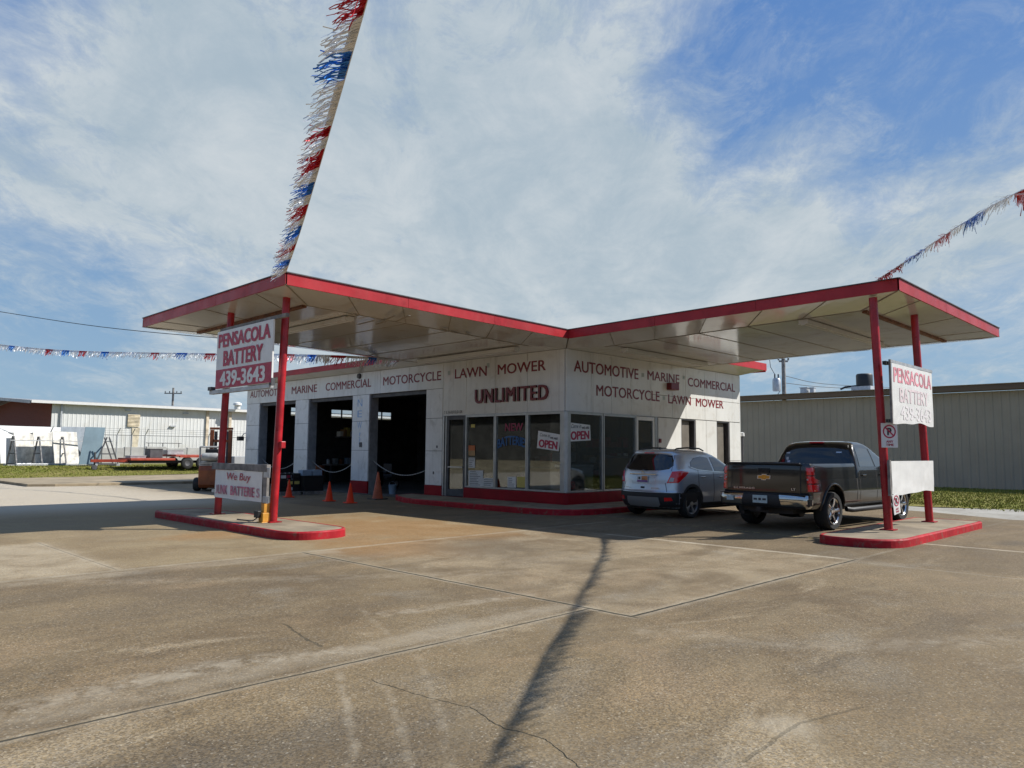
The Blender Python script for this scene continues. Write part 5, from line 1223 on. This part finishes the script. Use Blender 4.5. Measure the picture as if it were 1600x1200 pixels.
# ================================================================== VEHICLES
class Shell:
    """car body as a stack of plan outlines: at each height z the tail xr, nose xf, half width w and how deep the corners round"""
    def __init__(s, knots, er=2.6, ef=2.4, bow=.0): s.k = knots; s.er = er; s.ef = ef; s.bow = bow
    def par(s, z):
        k = s.k
        if z <= k[0][0]: return k[0][1:]
        for a, c in zip(k, k[1:]):
            if z <= c[0]:
                t = (z-a[0])/(c[0]-a[0]); return tuple(p+(q-p)*t for p, q in zip(a[1:], c[1:]))
        return k[-1][1:]
    def rear_x(s, y, z):
        xr, xf, w, Lr, Lf = s.par(z); t = min(.9999, abs(y)/w); return xr+Lr*(1-(1-t**s.er)**(1/s.er))
    def side_y(s, x, z):
        xr, xf, w, Lr, Lf = s.par(z)
        if x < xr+Lr: t = min(.9999, (xr+Lr-x)/Lr); return w*(1-t**s.er)**(1/s.er)
        if x > xf-Lf: t = min(.9999, (x-xf+Lf)/Lf); return w*(1-t**s.ef)**(1/s.ef)
        return w
    def pt(s, u, z):
        xr, xf, w, Lr, Lf = s.par(z)
        if u < .3: p = u/.3*math.pi/2; return Vector((xr+Lr*(1-math.cos(p)**(2/s.er)), w*math.sin(p)**(2/s.er), z))
        if u > .7: p = (1-u)/.3*math.pi/2; return Vector((xf-Lf*(1-math.cos(p)**(2/s.ef)), w*math.sin(p)**(2/s.ef), z))
        return Vector((xr+Lr+(xf-Lf-xr-Lr)*(u-.3)/.4, w, z))
    def mesh(s, b, zs, nu=40):
        n = 2*nu; o = len(b.v)
        for z in zs:
            half = [s.pt(i/nu, z) for i in range(nu+1)]
            ring = half+[Vector((p.x, -p.y, p.z)) for p in half[-2:0:-1]]; b.v += [tuple(p) for p in ring]
        for k in range(len(zs)-1):
            for i in range(n): b.f.append((o+k*n+i, o+(k+1)*n+i, o+(k+1)*n+(i+1) % n, o+k*n+(i+1) % n)); b.mi.append(0)
        b.f.append(tuple(o+i for i in range(n))); b.f.append(tuple(o+(len(zs)-1)*n+i for i in range(n-1, -1, -1))); b.mi += [0, 0]
        return b
def zrange(a, c, n): return [a+(c-a)*k/n for k in range(n+1)]
def patch(name, poly, fn, od, mat, parent, off=.005, thick=.012, res=.07, smooth=50):
    """a panel, lamp or pane that follows the body: the 2-D outline poly is filled, mapped by fn and lifted off along od"""
    pts = []
    for a, c in zip(poly, poly[1:]+poly[:1]):
        n = max(1, int(math.hypot(c[0]-a[0], c[1]-a[1])/res)); pts += [Vector((a[0]+(c[0]-a[0])*k/n, a[1]+(c[1]-a[1])*k/n)) for k in range(n)]
    nb = len(pts); x0, x1 = min(p.x for p in pts), max(p.x for p in pts); y0, y1 = min(p.y for p in pts), max(p.y for p in pts)
    def inside(q):
        r = False
        for i in range(nb):
            a, c = pts[i], pts[i-1]
            if (a.y > q.y) != (c.y > q.y) and q.x < (c.x-a.x)*(q.y-a.y)/(c.y-a.y)+a.x: r = not r
        return r
    inn = []; x = x0+res*.5
    while x < x1:
        y = y0+res*.5
        while y < y1:
            q = Vector((x, y))
            if inside(q) and min((q-p).length for p in pts) > res*.45: inn.append(q)
            y += res
        x += res
    vs, es, fs, *_ = delaunay_2d_cdt(pts+inn, [], [list(range(nb))], 1, 1e-6)
    od = Vector(od); b = MB(); out = [fn(v.x, v.y)+od*off for v in vs]; b.add(out, [tuple(f) for f in fs])
    rim = [fn(p.x, p.y) for p in pts]
    for i in range(nb):
        a, c = rim[i], rim[(i+1) % nb]; b.quad(a+od*off, c+od*off, c+od*(off-thick), a+od*(off-thick))
    return b.build(name, mat, parent, smooth=smooth)
def boolean_cut(o, cutter):
    m = o.modifiers.new('cut', 'BOOLEAN'); m.operation = 'DIFFERENCE'; m.object = cutter; m.solver = 'EXACT'
    dg = bpy.context.evaluated_depsgraph_get(); dg.update(); me = bpy.data.meshes.new_from_object(o.evaluated_get(dg))
    o.modifiers.clear(); old = o.data; o.data = me; me.name = o.name; bpy.data.meshes.remove(old); cm = cutter.data; bpy.data.objects.remove(cutter); bpy.data.meshes.remove(cm)
    me.polygons.foreach_set('use_smooth', [True]*len(me.polygons)); me.set_sharp_from_angle(angle=R(38))
def wheel(parent, loc, side, r, w, rimr, spokes, rimmat, twin=False):
    """tyre and spoked rim; side = +1 left, -1 right (which way the spokes face)"""
    mt = Matrix.Translation(loc) @ Matrix.Rotation(R(90)*(-side), 4, 'X')        # local z points outboard
    root = MB().lathe([(rimr, -w/2), (r*.93, -w/2-.005), (r*.985, -w*.38), (r, -w*.2), (r, w*.2), (r*.985, w*.38), (r*.93, w/2+.005), (rimr+.012, w/2), (rimr, w*.46)], mt, 40).build('wheel', M['rubber'], parent, smooth=35)
    b = MB(); b.lathe([(rimr+.004, w*.46), (rimr-.012, w*.47), (rimr-.03, w*.40), (rimr-.035, -w*.3)], mt, 36)
    for k in range(spokes):
        for tw in ((-.11, .11) if twin else (0,)):
            a = 2*math.pi*k/spokes+tw; a2 = 2*math.pi*k/spokes+tw*.4; hw = .026 if twin else .042
            c, s = math.cos(a), math.sin(a); c2, s2 = math.cos(a2), math.sin(a2); q = []
            for rr, cc, ss, h in ((rimr*.16, c2, s2, hw*.95), (rimr*.55, (c+c2)/2, (s+s2)/2, hw*.8), (rimr-.018, c, s, hw*1.15)):
                for zz, ww in ((w*.40, h), (w*.44, h*.55)):
                    z2 = zz-(.02 if rr < rimr*.3 else 0)+(.004 if rr > rimr*.8 else 0)
                    q += [mt @ Vector((rr*cc-ss*ww, rr*ss+cc*ww, z2)), mt @ Vector((rr*cc+ss*ww, rr*ss-cc*ww, z2))]
            f = []
            for i in (0, 4): f += [(i, i+2, i+6, i+4), (i+2, i+3, i+7, i+6), (i+3, i+1, i+5, i+7)]
            b.add(q, f)
    b.lathe([(rimr*.30, w*.34), (rimr*.30, w*.42), (rimr*.2, w*.445), (0, w*.45)], mt, 20)
    rim = b.build('rim', rimmat, root, smooth=40)
    b = MB(); b.lathe([(0, w*.1), (rimr*.72, w*.1), (rimr*.72, w*.02), (0, w*.02)], mt, 24); b.lathe([(rimr-.02, -w*.3), (0, -w*.31)], mt, 20); b.build('brake_disc', M['darkmetal'], root)
    return root
M['tint'] = pm('tinted_car_glass', (.006, .007, .009), .03, spec=.7, coat=.3)
M['tint2'] = pm('pale_tinted_side_glass', (.02, .025, .03), .03, spec=.7, coat=1)
M['truck'] = pm('dark_bronze_metallic_paint', (.0145, .0145, .0145), .28, metal=.45, coat=1)
M['suv'] = pm('silver_blue_metallic_paint', (.50, .53, .57), .27, metal=.55, coat=1)
M['chrome'] = pm('chrome', (.52, .51, .49), .10, metal=1)
M['rimchrome'] = pm('bright_rim', (.66, .66, .67), .16, metal=1)
M['rimsilver'] = pm('silver_rim', (.36, .37, .38), .32, metal=.8)
M['clad'] = pm('black_cladding', (.016, .016, .018), .55)
M['skid'] = pm('grey_skid_plate', (.22, .22, .215), .5, metal=.3)
M['lampred'] = pm('red_lamp_lens', (.75, .010, .014), .08, coat=1)
M['lampdark'] = pm('dark_red_lamp', (.10, .004, .006), .1, coat=1)
M['lampclear'] = pm('clear_lamp_lens', (.40, .38, .37), .1, coat=1)
M['plate'] = pm('pale_number_plate', (.42, .50, .50), .4, var=.12, vs=20)
M['gold'] = pm('gold_badge', (.55, .30, .06), .25, metal=.7)
M['badge'] = pm('silver_badge', (.55, .55, .55), .25, metal=.8)
M['plateart'] = pm('orange_purple_plate', (.50, .20, .08), .45, var=.5, vs=9)
M['purple'] = pm('purple_plate_band', (.20, .09, .28), .45)

# ---------------------------------------------------------------- the pickup
tk = thing('pickup_truck', 'dark bronze double cab pickup with chrome rear bumper parked tail out under the right canopy', 'pickup truck', (.26, -6.38, 0), R(-3))
tk.scale = (1.03, 1.03, 1.03)
low = Shell([(.46, -.96, 4.45, .93, .10, .55), (.56, -1.0, 4.55, .985, .10, .55), (.80, -1.02, 4.60, 1.01, .10, .5), (.98, -1.02, 4.60, 1.0, .10, .5), (1.06, -1.02, 4.58, .99, .10, .5)], 3.0, 2.6)
bed = Shell([(1.06, -1.02, 1.13, .99, .10, .04), (1.22, -1.02, 1.13, .985, .10, .04), (1.33, -1.01, 1.13, .97, .10, .04), (1.375, -.995, 1.12, .945, .09, .04)], 3.0, 5)
cabn = Shell([(1.06, 1.17, 3.55, .99, .05, .25), (1.22, 1.17, 3.45, .975, .06, .35), (1.28, 1.19, 3.35, .955, .07, .4), (1.52, 1.25, 2.98, .88, .10, .42), (1.72, 1.32, 2.62, .80, .14, .42), (1.80, 1.37, 2.44, .755, .2, .42), (1.85, 1.45, 2.28, .68, .3, .42), (1.875, 1.6, 2.1, .52, .3, .4)], 3.0, 2.4)
hood = Shell([(1.06, 3.2, 4.58, .985, .05, .5), (1.14, 3.2, 4.54, .965, .05, .5), (1.20, 3.2, 4.40, .90, .05, .6), (1.225, 3.2, 4.2, .80, .05, .6)], 3, 2.6)
b = MB(); low.mesh(b, zrange(.46, 1.06, 14)); body = b.build('body', M['truck'], tk)
cut = MB()
for x in (0, 3.645):
    for s in (-1, 1): cut.tube([(x, s*.58, .44), (x, s*1.3, .44)], .50, 40); cut.box(x-.50, x+.50, min(s*.58, s*1.3), max(s*.58, s*1.3), .2, .44) if False else None
cutter = cut.build('cutter', M['black']); cutter.matrix_world = Matrix.Translation((.26, -6.38, 0)) @ Matrix.Rotation(R(-3), 4, "Z") @ Matrix.Scale(1.03, 4)
boolean_cut(body, cutter)
bm = bmesh.new(); bm.from_mesh(body.data); b2 = MB()
bed.mesh(b2, zrange(1.062, 1.375, 8)); 
# open the bed: drop the cap, add inner walls
n_cap = len(b2.f)-1; del b2.f[n_cap]; del b2.mi[n_cap]
o = len(b2.v)-80; last = [Vector(v) for v in b2.v[-80:]]
def inring(d, z): return [(max(-1.02+d, min(1.13-d, v.x)), max(-.99+d, min(.99-d, v.y)), z) for v in last]
for ring in (inring(.11, 1.378), inring(.12, 1.35), inring(.12, .82)): b2.v += ring
for k in range(3):
    for i in range(80): b2.f.append((o+k*80+i, o+(k+1)*80+i, o+(k+1)*80+(i+1) % 80, o+k*80+(i+1) % 80)); b2.mi.append(0)
b2.f.append(tuple(o+240+i for i in range(80))); b2.mi.append(0)
b2.build('cargo_bed', M['truck'], tk, smooth=38)
b2 = MB(); cabn.mesh(b2, [1.062, 1.1, 1.15, 1.2, 1.24, 1.28]+zrange(1.32, 1.72, 8)+zrange(1.74, 1.875, 9)); b2.build('cab', M['truck'], tk, smooth=38)
b2 = MB(); hood.mesh(b2, [1.062, 1.1, 1.14, 1.17, 1.2, 1.215, 1.225]); b2.build('hood', M['truck'], tk, smooth=38)
bm.free()
b2 = MB(); b2.box(-.9, 4.3, -.55, .55, .34, .50); b2.tube([(0, -.85, .40), (0, .85, .40)], .07, 10); b2.tube([(-.62, .45, .36), (-1.05, .5, .33)], .04, 10); b2.lathe([(0, -.1), (.28, -.1), (.33, -.05), (.33, .05), (.28, .1), (0, .1)], Matrix.Translation((-.55, 0, .42)), 24); b2.lathe([(0, .28), (.18, .24), (.2, 0), (.18, -.24), (0, -.28)], Matrix.Translation((0, -.05, .40)) @ Matrix.Rotation(R(90), 4, 'X'), 14)
b2.build('chassis', M['black'], tk)
for x in (0, 3.645):
    for s in (-1, 1): wheel(tk, (x, s*.86, .395), s, .395, .275, .275, 5, M['rimchrome'])
    for s in (-1, 1):
        b2 = MB(); b2.tube([(x+.515*math.cos(R(a)), s*(low.side_y(x, .44+.515*math.sin(R(a)))+.006), .44+.515*math.sin(R(a))) for a in range(-2, 183, 8)], .022, 8); b2.build('arch_lip', M['truck'], tk, smooth=60)
RX = lambda sh: (lambda y, z: Vector((sh.rear_x(y, z), y, z)))
SD = lambda sh, s: (lambda x, z: Vector((x, s*sh.side_y(x, z), z)))
def trear(y, z): return Vector(((bed if z > 1.06 else low).rear_x(y, z), y, z))
BK = (-1, 0, 0)
tg = patch('tailgate', [(-.775, .78), (.775, .78), (.775, 1.36), (-.775, 1.36)], trear, BK, M['truck'], tk, .012, .03)
patch('panel_gap', [(-.79, .765), (.79, .765), (.79, 1.37), (-.79, 1.37)], trear, BK, M['gap'], tk, .003, .006)
b2 = MB(); b2.box(-1.075, -1.02, -.80, .80, 1.352, 1.392); b2.build('spoiler_lip', M['clad'], tg, bevel=.012)
patch('handle', [(-.13, 1.17), (.13, 1.17), (.13, 1.27), (-.13, 1.27)], trear, BK, M['blackgloss'], tg, .026, .02)
b2 = MB(); bow = [(-.16, .0), (-.15, .035), (-.055, .035), (-.05, .06), (.06, .06), (.065, .035), (.16, .035), (.15, -.035), (.055, -.035), (.05, -.06), (-.06, -.06), (-.065, -.035), (-.16, -.035)]
rot = Matrix(((0, 0, -1, -1.035), (-1, 0, 0, 0), (0, 1, 0, 1.085), (0, 0, 0, 1)))
b2.prism([(x*.95, y*1.08) for x, y in bow], 0, .012, rot); b2.build('emblem_rim', M['badge'], tg)
b2 = MB(); b2.prism([(x*.80, y*.80) for x, y in bow], .0125, .017, rot); b2.build('emblem', M['gold'], tg)
text('lettering', 'SILVERADO', M['badge'], tg, (-1.036, .72, .825), (0, -1, 0), Z, .50, .042, bold=.04, spacing=1.25)
text('lettering', 'LT', M['badge'], tg, (-1.036, -.60, .83), (0, -1, 0), Z, .09, .045, bold=.04)
for s in (-1, 1):
    def corner(u, z, s=s):
        sh = bed if z > 1.06 else low; p = sh.pt(u, z); return Vector((p.x, s*p.y, p.z))
    L = patch('tail_lamp', [(.188, .80), (.325, .80), (.325, 1.315), (.188, 1.315)], corner, (-.7, s*.7, 0), M['lampdark'], tk, .016, .03, .03)
    for z0, z1 in ((.82, .96), (.985, 1.125), (1.15, 1.29)): patch('lamp_lens', [(.200, z0), (.318, z0), (.318, z1), (.200, z1)], corner, (-.7, s*.7, 0), M['lampred'], L, .024, .012, .03)
    patch('reverse_lens', [(.196, 1.045), (.212, 1.045), (.212, 1.075), (.196, 1.075)], corner, (-.7, s*.7, 0), M['lampclear'], L, .028, .01, .03)
# bumper with a dropped middle
bp = Shell([(.47, -1.16, -.9, .95, .12, .05), (.52, -1.20, -.9, .99, .14, .05), (.66, -1.215, -.9, 1.0, .15, .05), (.74, -1.19, -.9, .99, .15, .05)], 3, 6)
b2 = MB(); bp.mesh(b2, zrange(.47, .74, 6)); bpo = b2.build('rear_bumper', M['chrome'], tk, smooth=38)
prear = RX(bp)
patch('step_pad', [(-.98, .742), (-.98, .742), ] if False else [(-.46, .475), (.46, .475), (.40, .738), (-.40, .738)], prear, BK, M['clad'], bpo, .006, .03)
patch('lower_valance', [(-.93, .472), (.93, .472), (.93, .515), (-.93, .515)], prear, BK, M['clad'], bpo, .009, .03)
b2 = MB(); b2.box(-1.2, -1.0, -.95, .95, .742, .756); b2.build('step_top', M['clad'], bpo, bevel=.005)
for s in (-1, 1):
    def bc(u, z, s=s): p = bp.pt(u, z); return Vector((p.x, s*p.y, p.z))
    patch('corner_step', [(.25, .53), (.60, .53), (.60, .66), (.25, .66)], bc, (-.3, s, 0), M['clad'], bpo, .012, .02, .05)
b2 = MB(); b2.box(-1.235, -1.222, -.165, .165, .555, .715); pl = b2.build('number_plate', M['plate'], bpo, bevel=.004)
text('lettering', 'GXT 48', M['ink'], pl, (-1.236, .13, .60), (0, -1, 0), Z, .26, .07, bold=.01) if False else None
b2 = MB(); b2.box(-1.238, -1.2355, -.03, .03, .61, .66); b2.box(-1.238, -1.2355, .06, .14, .615, .655); b2.box(-1.238, -1.2355, -.14, -.06, .615, .655); b2.build('plate_print', M['ink'], pl)
b2 = MB(); b2.box(-1.226, -1.215, .62, .78, .585, .68); b2.build('bumper_sticker', M['plate'], bpo)
b2 = MB(); b2.box(-1.3, -1.0, -.05, .05, .40, .48); b2.build('tow_hitch', M['black'], tk)
# glass
cr = RX(cabn)
rw = patch('rear_window', [(-.86, 1.30), (.86, 1.30), (.70, 1.79), (-.70, 1.79)], cr, BK, M['tint'], tk, .006, .02, .06)
b2 = MB(); b2.box(1.335, 1.43, -.16, .16, 1.825, 1.86); b2.build('brake_lamp', M['lampred'], tk, bevel=.006)
for (y, z, w, h, m_) in ((.66, 1.60, .10, .03, 'badge'), (-.55, 1.62, .12, .03, 'badge'), (.66, 1.47, .06, .07, 'paper'), (.62, 1.40, .07, .05, 'badge')):
    patch('sticker', [(y-w/2, z-h/2), (y+w/2, z-h/2), (y+w/2, z+h/2), (y-w/2, z+h/2)], cr, BK, M[m_], rw, .0085, .002)
for s in (-1, 1):
    f = SD(cabn, s); od = (0, s, .25)
    for k, pg in enumerate(([(1.40, 1.30), (2.16, 1.295), (2.10, 1.70), (1.50, 1.73)], [(2.24, 1.295), (3.22, 1.285), (3.12, 1.36), (2.66, 1.66), (2.18, 1.70)])):
        patch('side_window', pg, f, od, M['tint2'], tk, .006, .02, .07)
    for xg in (1.30, 2.20, 3.30):
        for sh, z0, z1 in ((low, .52, 1.055), (cabn, 1.066, 1.27)):
            x0 = xg
            patch('door_gap', [(x0-.007, z0), (x0+.007, z0), (x0+.007, z1), (x0-.007, z1)], SD(sh, s), (0, s, 0), M['gap'], tk, .003, .004)
    patch('door_gap', [(1.30, .515), (3.30, .515), (3.30, .525), (1.30, .525)], SD(low, s), (0, s, 0), M['gap'], tk, .003, .004)
    patch('door_gap', [(1.135, .52), (1.165, .52), (1.165, 1.055), (1.135, 1.055)], SD(low, s), (0, s, 0), M['gap'], tk, .003, .004)
    for x in (1.42, 2.34):
        b2 = MB(); y = s*(cabn.side_y(x, 1.12)+.018); b2.box(x, x+.20, y-.014, y+.014, 1.10, 1.135); b2.build('door_handle', M['truck'], tk, bevel=.01)
    b2 = MB(); b2.box(2.95, 3.12, min(s*1.02, s*1.22), max(s*1.02, s*1.22), 1.20, 1.42); b2.box(3.02, 3.10, min(s*.93, s*1.02), max(s*.93, s*1.02), 1.23, 1.28); b2.build('door_mirror', M['truck'], tk, bevel=.03)
    b2 = MB(); b2.tube([(.72, s*.93, .40), (.85, s*.99, .38), (2.95, s*.99, .38), (3.05, s*.93, .40)], .055, 10); b2.build('running_board', M['clad'], tk, smooth=50)
    patch('head_lamp', [(4.05, .86), (4.48, .88), (4.48, 1.03), (4.05, 1.04)], SD(low, s), (.3, s, 0), M['lampclear'], tk, .008, .02)
    patch('fuel_flap', [(.66, 1.0), (.66, 1.045), (.88, 1.045), (.88, 1.0)], SD(low, s), (0, s, 0), M['truck'], tk, .004, .004) if s > 0 else None
ws = lambda y, z: Vector((cabn.par(z)[1]-cabn.par(z)[4]*(1-(1-min(.9999, abs(y)/cabn.par(z)[2])**cabn.ef)**(1/cabn.ef)), y, z))
patch('windscreen', [(-.80, 1.31), (.80, 1.31), (.66, 1.74), (-.66, 1.74)], ws, (.6, 0, .6), M['tint'], tk, .006, .02, .08)
fg = lambda y, z: Vector((low.par(z)[1]-low.par(z)[4]*(1-(1-min(.9999, abs(y)/low.par(z)[2])**low.ef)**(1/low.ef)), y, z))
patch('grille', [(-.6, .80), (.6, .80), (.6, 1.04), (-.6, 1.04)], fg, (1, 0, 0), M['chrome'], tk, .01, .02)

# ---------------------------------------------------------------- the small suv
sv = thing('compact_suv', 'silver blue compact crossover with wide dark rear glass parked between shop and pickup', 'car', (.42, -2.92, 0), R(-3))
sv.scale = (1.045, 1.045, 1.045)
sh = Shell([(.20, -.60, 3.20, .76, .35, .5), (.26, -.72, 3.32, .82, .42, .6), (.36, -.785, 3.42, .86, .46, .7), (.50, -.815, 3.46, .88, .48, .8), (.62, -.815, 3.46, .888, .48, .8), (.66, -.785, 3.46, .888, .46, .8),
            (.80, -.765, 3.44, .886, .45, .8), (.92, -.755, 3.38, .88, .45, .9), (.99, -.745, 3.22, .875, .45, 1.0), (1.04, -.735, 2.85, .87, .45, .9), (1.09, -.725, 2.45, .862, .45, .7), (1.16, -.70, 2.22, .845, .44, .65),
            (1.28, -.635, 1.98, .80, .42, .6), (1.40, -.56, 1.75, .752, .40, .6), (1.50, -.485, 1.52, .71, .38, .6), (1.54, -.50, 1.40, .69, .38, .6), (1.575, -.50, 1.28, .66, .38, .6), (1.605, -.44, 1.12, .60, .36, .6), (1.635, -.25, .90, .50, .34, .5), (1.65, .0, .7, .36, .3, .4)], 2.5, 2.2)
b2 = MB(); sh.mesh(b2, sorted(set([round(z, 4) for z in zrange(.20, 1.65, 46)]+[k[0] for k in sh.k])), 44); body = b2.build('body', M['suv'], sv)
cut = MB()
for x in (0, 2.555):
    for s in (-1, 1): cut.tube([(x, s*.55, .35), (x, s*1.2, .35)], .405, 40)
cutter = cut.build('cutter', M['black']); cutter.matrix_world = Matrix.Translation((.42, -2.92, 0)) @ Matrix.Rotation(R(-3), 4, 'Z') @ Matrix.Scale(1.045, 4)
boolean_cut(body, cutter)
for x in (0, 2.555):
    for s in (-1, 1): wheel(sv, (x, s*.77, .345), s, .345, .215, .245, 5, M['rimsilver'], True)
    for s in (-1, 1):
        b2 = MB(); n = 22
        for i in range(n):
            q = []
            for a in (i, i+1):
                t = R(-14+208*a/n)
                for rr in (.400, .465): xx, zz = x+rr*math.cos(t), max(.21, .35+rr*math.sin(t)); q.append(Vector((xx, s*(sh.side_y(xx, zz)+.008), zz)))
            b2.quad(q[0], q[1], q[3], q[2])
        b2.build('arch_cladding', M['clad'], sv, smooth=60)
b2 = MB(); b2.box(-.45, 3.1, -.58, .58, .20, .42); b2.build('underbody', M['black'], sv)
sr = RX(sh)
def ring(u0, z0, s): p = sh.pt(u0, z0); return Vector((p.x, s*p.y, p.z))
def arcmap(u, z): p = sh.pt(abs(u), z); return Vector((p.x, math.copysign(1, u)*p.y if u else 0, p.z))
# dark lower bumper wraps the tail
bb = patch('rear_bumper', [(-.40, .215), (.40, .215), (.395, .61), (-.395, .61)], arcmap, BK, M['clad'], sv, .008, .02, .035)
for s in (-1, 1):
    patch('sill_cladding', [(.47, .205), (2.08, .205), (2.08, .36), (.47, .36)], SD(sh, s), (0, s, 0), M['clad'], sv, .008, .02)
patch('skid_plate', [(-.42, .27), (.42, .27), (.48, .33), (.46, .50), (-.46, .50), (-.48, .33)], sr, BK, M['skid'], bb, .02, .03)
for s in (-1, 1): patch('reflector', [(s*.60, .41), (s*.76, .43), (s*.74, .50), (s*.60, .50)], sr, BK, M['lampred'], bb, .018, .02)
# liftgate glass, lamps, garnish
g_ = [(-.64, 1.17), (-.45, 1.135), (0, 1.125), (.45, 1.135), (.64, 1.17), (.70, 1.25), (.665, 1.36), (.59, 1.49), (.35, 1.515), (0, 1.52), (-.35, 1.515), (-.59, 1.49), (-.665, 1.36), (-.70, 1.25)]
rg = patch('rear_window', g_, sr, BK, M['tint'], sv, .008, .02, .06)
b2 = MB(); b2.tube([(-.66, .25, 1.128), (-.72, .05, 1.14), (-.73, -.10, 1.15)], .012, 6); b2.build('wiper', M['black'], rg)
b2 = MB(); b2.box(-.50, -.44, -.15, .15, 1.535, 1.56); b2.build('brake_lamp', M['lampred'], sv, bevel=.005)
for s in (-1, 1):
    pg = [(.135, .84), (.235, .85), (.30, .98), (.335, 1.10), (.27, 1.13), (.175, 1.11)]
    cm = lambda u, z, s=s: (lambda p: Vector((p.x, s*p.y, p.z)))(sh.pt(u, z))
    L = patch('tail_lamp', pg, cm, (-.8, s*.6, 0), M['lampred'], sv, .016, .03, .025)
    patch('reverse_lens', [(.150, .87), (.185, .875), (.195, .96), (.165, .97)], cm, (-.8, s*.6, 0), M['lampclear'], L, .022, .01, .02)
    patch('body_gap', [(.118, .62), (.122, .62), (.122, 1.12), (.118, 1.12)], cm, (-1, s*.3, 0), M['gap'], sv, .002, .003, .03) if False else None
for s in (-1, 1):
    cm = lambda u, z, s=s: (lambda p: Vector((p.x, s*p.y, p.z)))(sh.pt(u, z))
    patch('body_gap', [(.139, .63), (.143, .63), (.128, .84), (.124, .84)], cm, (-1, s*.3, 0), M['gap'], sv, .002, .003, .03)
    patch('body_gap', [(.168, 1.12), (.172, 1.12), (.20, 1.50), (.196, 1.50)], cm, (-1, s*.3, 0), M['gap'], sv, .002, .003, .03)
patch('body_gap', [(-.60, .625), (.60, .625), (.60, .631), (-.60, .631)], sr, BK, M['gap'], sv, .003, .003)
patch('plate_recess', [(-.34, .80), (.34, .80), (.38, 1.02), (-.38, 1.02)], sr, BK, M['gap'] if False else M['suv'], sv, .004, .01)
b2 = MB(); b2.box(-.772, -.758, -.40, .40, 1.025, 1.05); b2.build('garnish', M['chrome'], sv, bevel=.008)
b2 = MB(); b2.box(-.785, -.772, -.16, .16, .845, .995); pl = b2.build('number_plate', M['paper'], sv, bevel=.004)
b2 = MB(); b2.box(-.789, -.7855, -.155, .02, .895, .99); b2.build('plate_picture', M['plateart'], pl); b2 = MB(); b2.box(-.789, -.7855, -.155, .155, .85, .892); b2.build('plate_band', M['purple'], pl); b2 = MB(); b2.lathe([(0, .004), (.03, .004), (.032, 0)], Matrix.Translation((-.785, .09, .94)) @ Matrix.Rotation(R(-90), 4, 'Y'), 14); b2.build('plate_seal', M['ink'], pl)
em = MB(); em.lathe([(.050, 0), (.056, .008), (.048, .012), (.044, .006)], Matrix.Translation((-.748, 0, 1.085)) @ Matrix.Rotation(R(-90), 4, 'Y'), 24)
for y in (-.02, 0, .02): em.bar((-.758, y+.012, 1.115), (-.758, y-.012, 1.06), .012, .006)
em.build('emblem', M['chrome'], sv)
b2 = MB(); b2.box(-.79, -.772, -.05, .05, .70, .745); b2.build('latch', M['black'], sv)
text('lettering', 'AWD', M['badge'], sv, (-.79, .50, .70), (0, -1, 0), Z, .10, .026, bold=.03); text('lettering', 'ENCORE', M['badge'], sv, (-.783, -.26, .70), (0, -1, 0), Z, .22, .028, bold=.03)
for s in (-1, 1):
    f = SD(sh, s); od = (0, s, .25)
    w1 = patch('side_window', [(.02, 1.22), (.30, 1.16), (.92, 1.115), (.86, 1.44), (.55, 1.47), (.25, 1.43), (.06, 1.33)], f, od, M['tint2'], sv, .007, .02, .06)
    patch('side_window', [(1.0, 1.11), (1.98, 1.06), (1.72, 1.24), (1.42, 1.40), (1.2, 1.455), (.95, 1.45)], f, od, M['tint2'], sv, .007, .02, .06)
    patch('chrome_strip', [(-.06, 1.235), (.02, 1.19), (.30, 1.13), (.92, 1.09), (2.0, 1.035), (2.0, 1.052), (.92, 1.108), (.30, 1.150), (.03, 1.212)], f, od, M['chrome'], sv, .012, .015, .05)
    for xg, z0, z1 in ((.93, .38, 1.10), (1.98, .38, 1.05), (.28, .72, 1.13)):
        patch('door_gap', [(xg-.006, z0), (xg+.006, z0), (xg+.006, z1), (xg-.006, z1)], f, (0, s, 0), M['gap'], sv, .003, .004)
    for x in (.36, 1.15):
        y = s*(sh.side_y(x, .97)+.02); b2 = MB(); b2.box(x, x+.18, y-.014, y+.014, .955, .985); b2.build('door_handle', M['chrome'], sv, bevel=.01)
    b2 = MB(); b2.box(1.72, 1.86, min(s*.90, s*1.06), max(s*.90, s*1.06), 1.10, 1.24); b2.box(1.78, 1.84, min(s*.84, s*.90), max(s*.84, s*.90), 1.10, 1.14); b2.build('door_mirror', M['suv'], sv, bevel=.03)
    b2 = MB(); b2.tube([(-.22, s*.50, 1.60), (-.12, s*.53, 1.655), (.3, s*.54, 1.68), (.85, s*.52, 1.665), (1.05, s*.5, 1.61)], .018, 8); b2.build('roof_rail', M['clad'], sv, smooth=60)
    patch('head_lamp', [(2.95, .82), (3.25, .82), (3.2, .95), (2.9, .98)], f, (.3, s, 0), M['lampclear'], sv, .008, .02)
b2 = MB(); b2.add([(-.10, -.03, 1.63), (-.10, .03, 1.63), (.12, .0, 1.64), (-.08, 0, 1.70)], [(0, 1, 3), (1, 2, 3), (2, 0, 3), (0, 2, 1)]); b2.build('antenna_fin', M['clad'], sv)
ws = lambda y, z: Vector((sh.par(z)[1]-sh.par(z)[4]*(1-(1-min(.9999, abs(y)/sh.par(z)[2])**sh.ef)**(1/sh.ef)), y, z))
patch('windscreen', [(-.74, 1.12), (.74, 1.12), (.60, 1.50), (-.60, 1.50)], ws, (.6, 0, .6), M['tint'], sv, .006, .02, .08)

finish_texts()
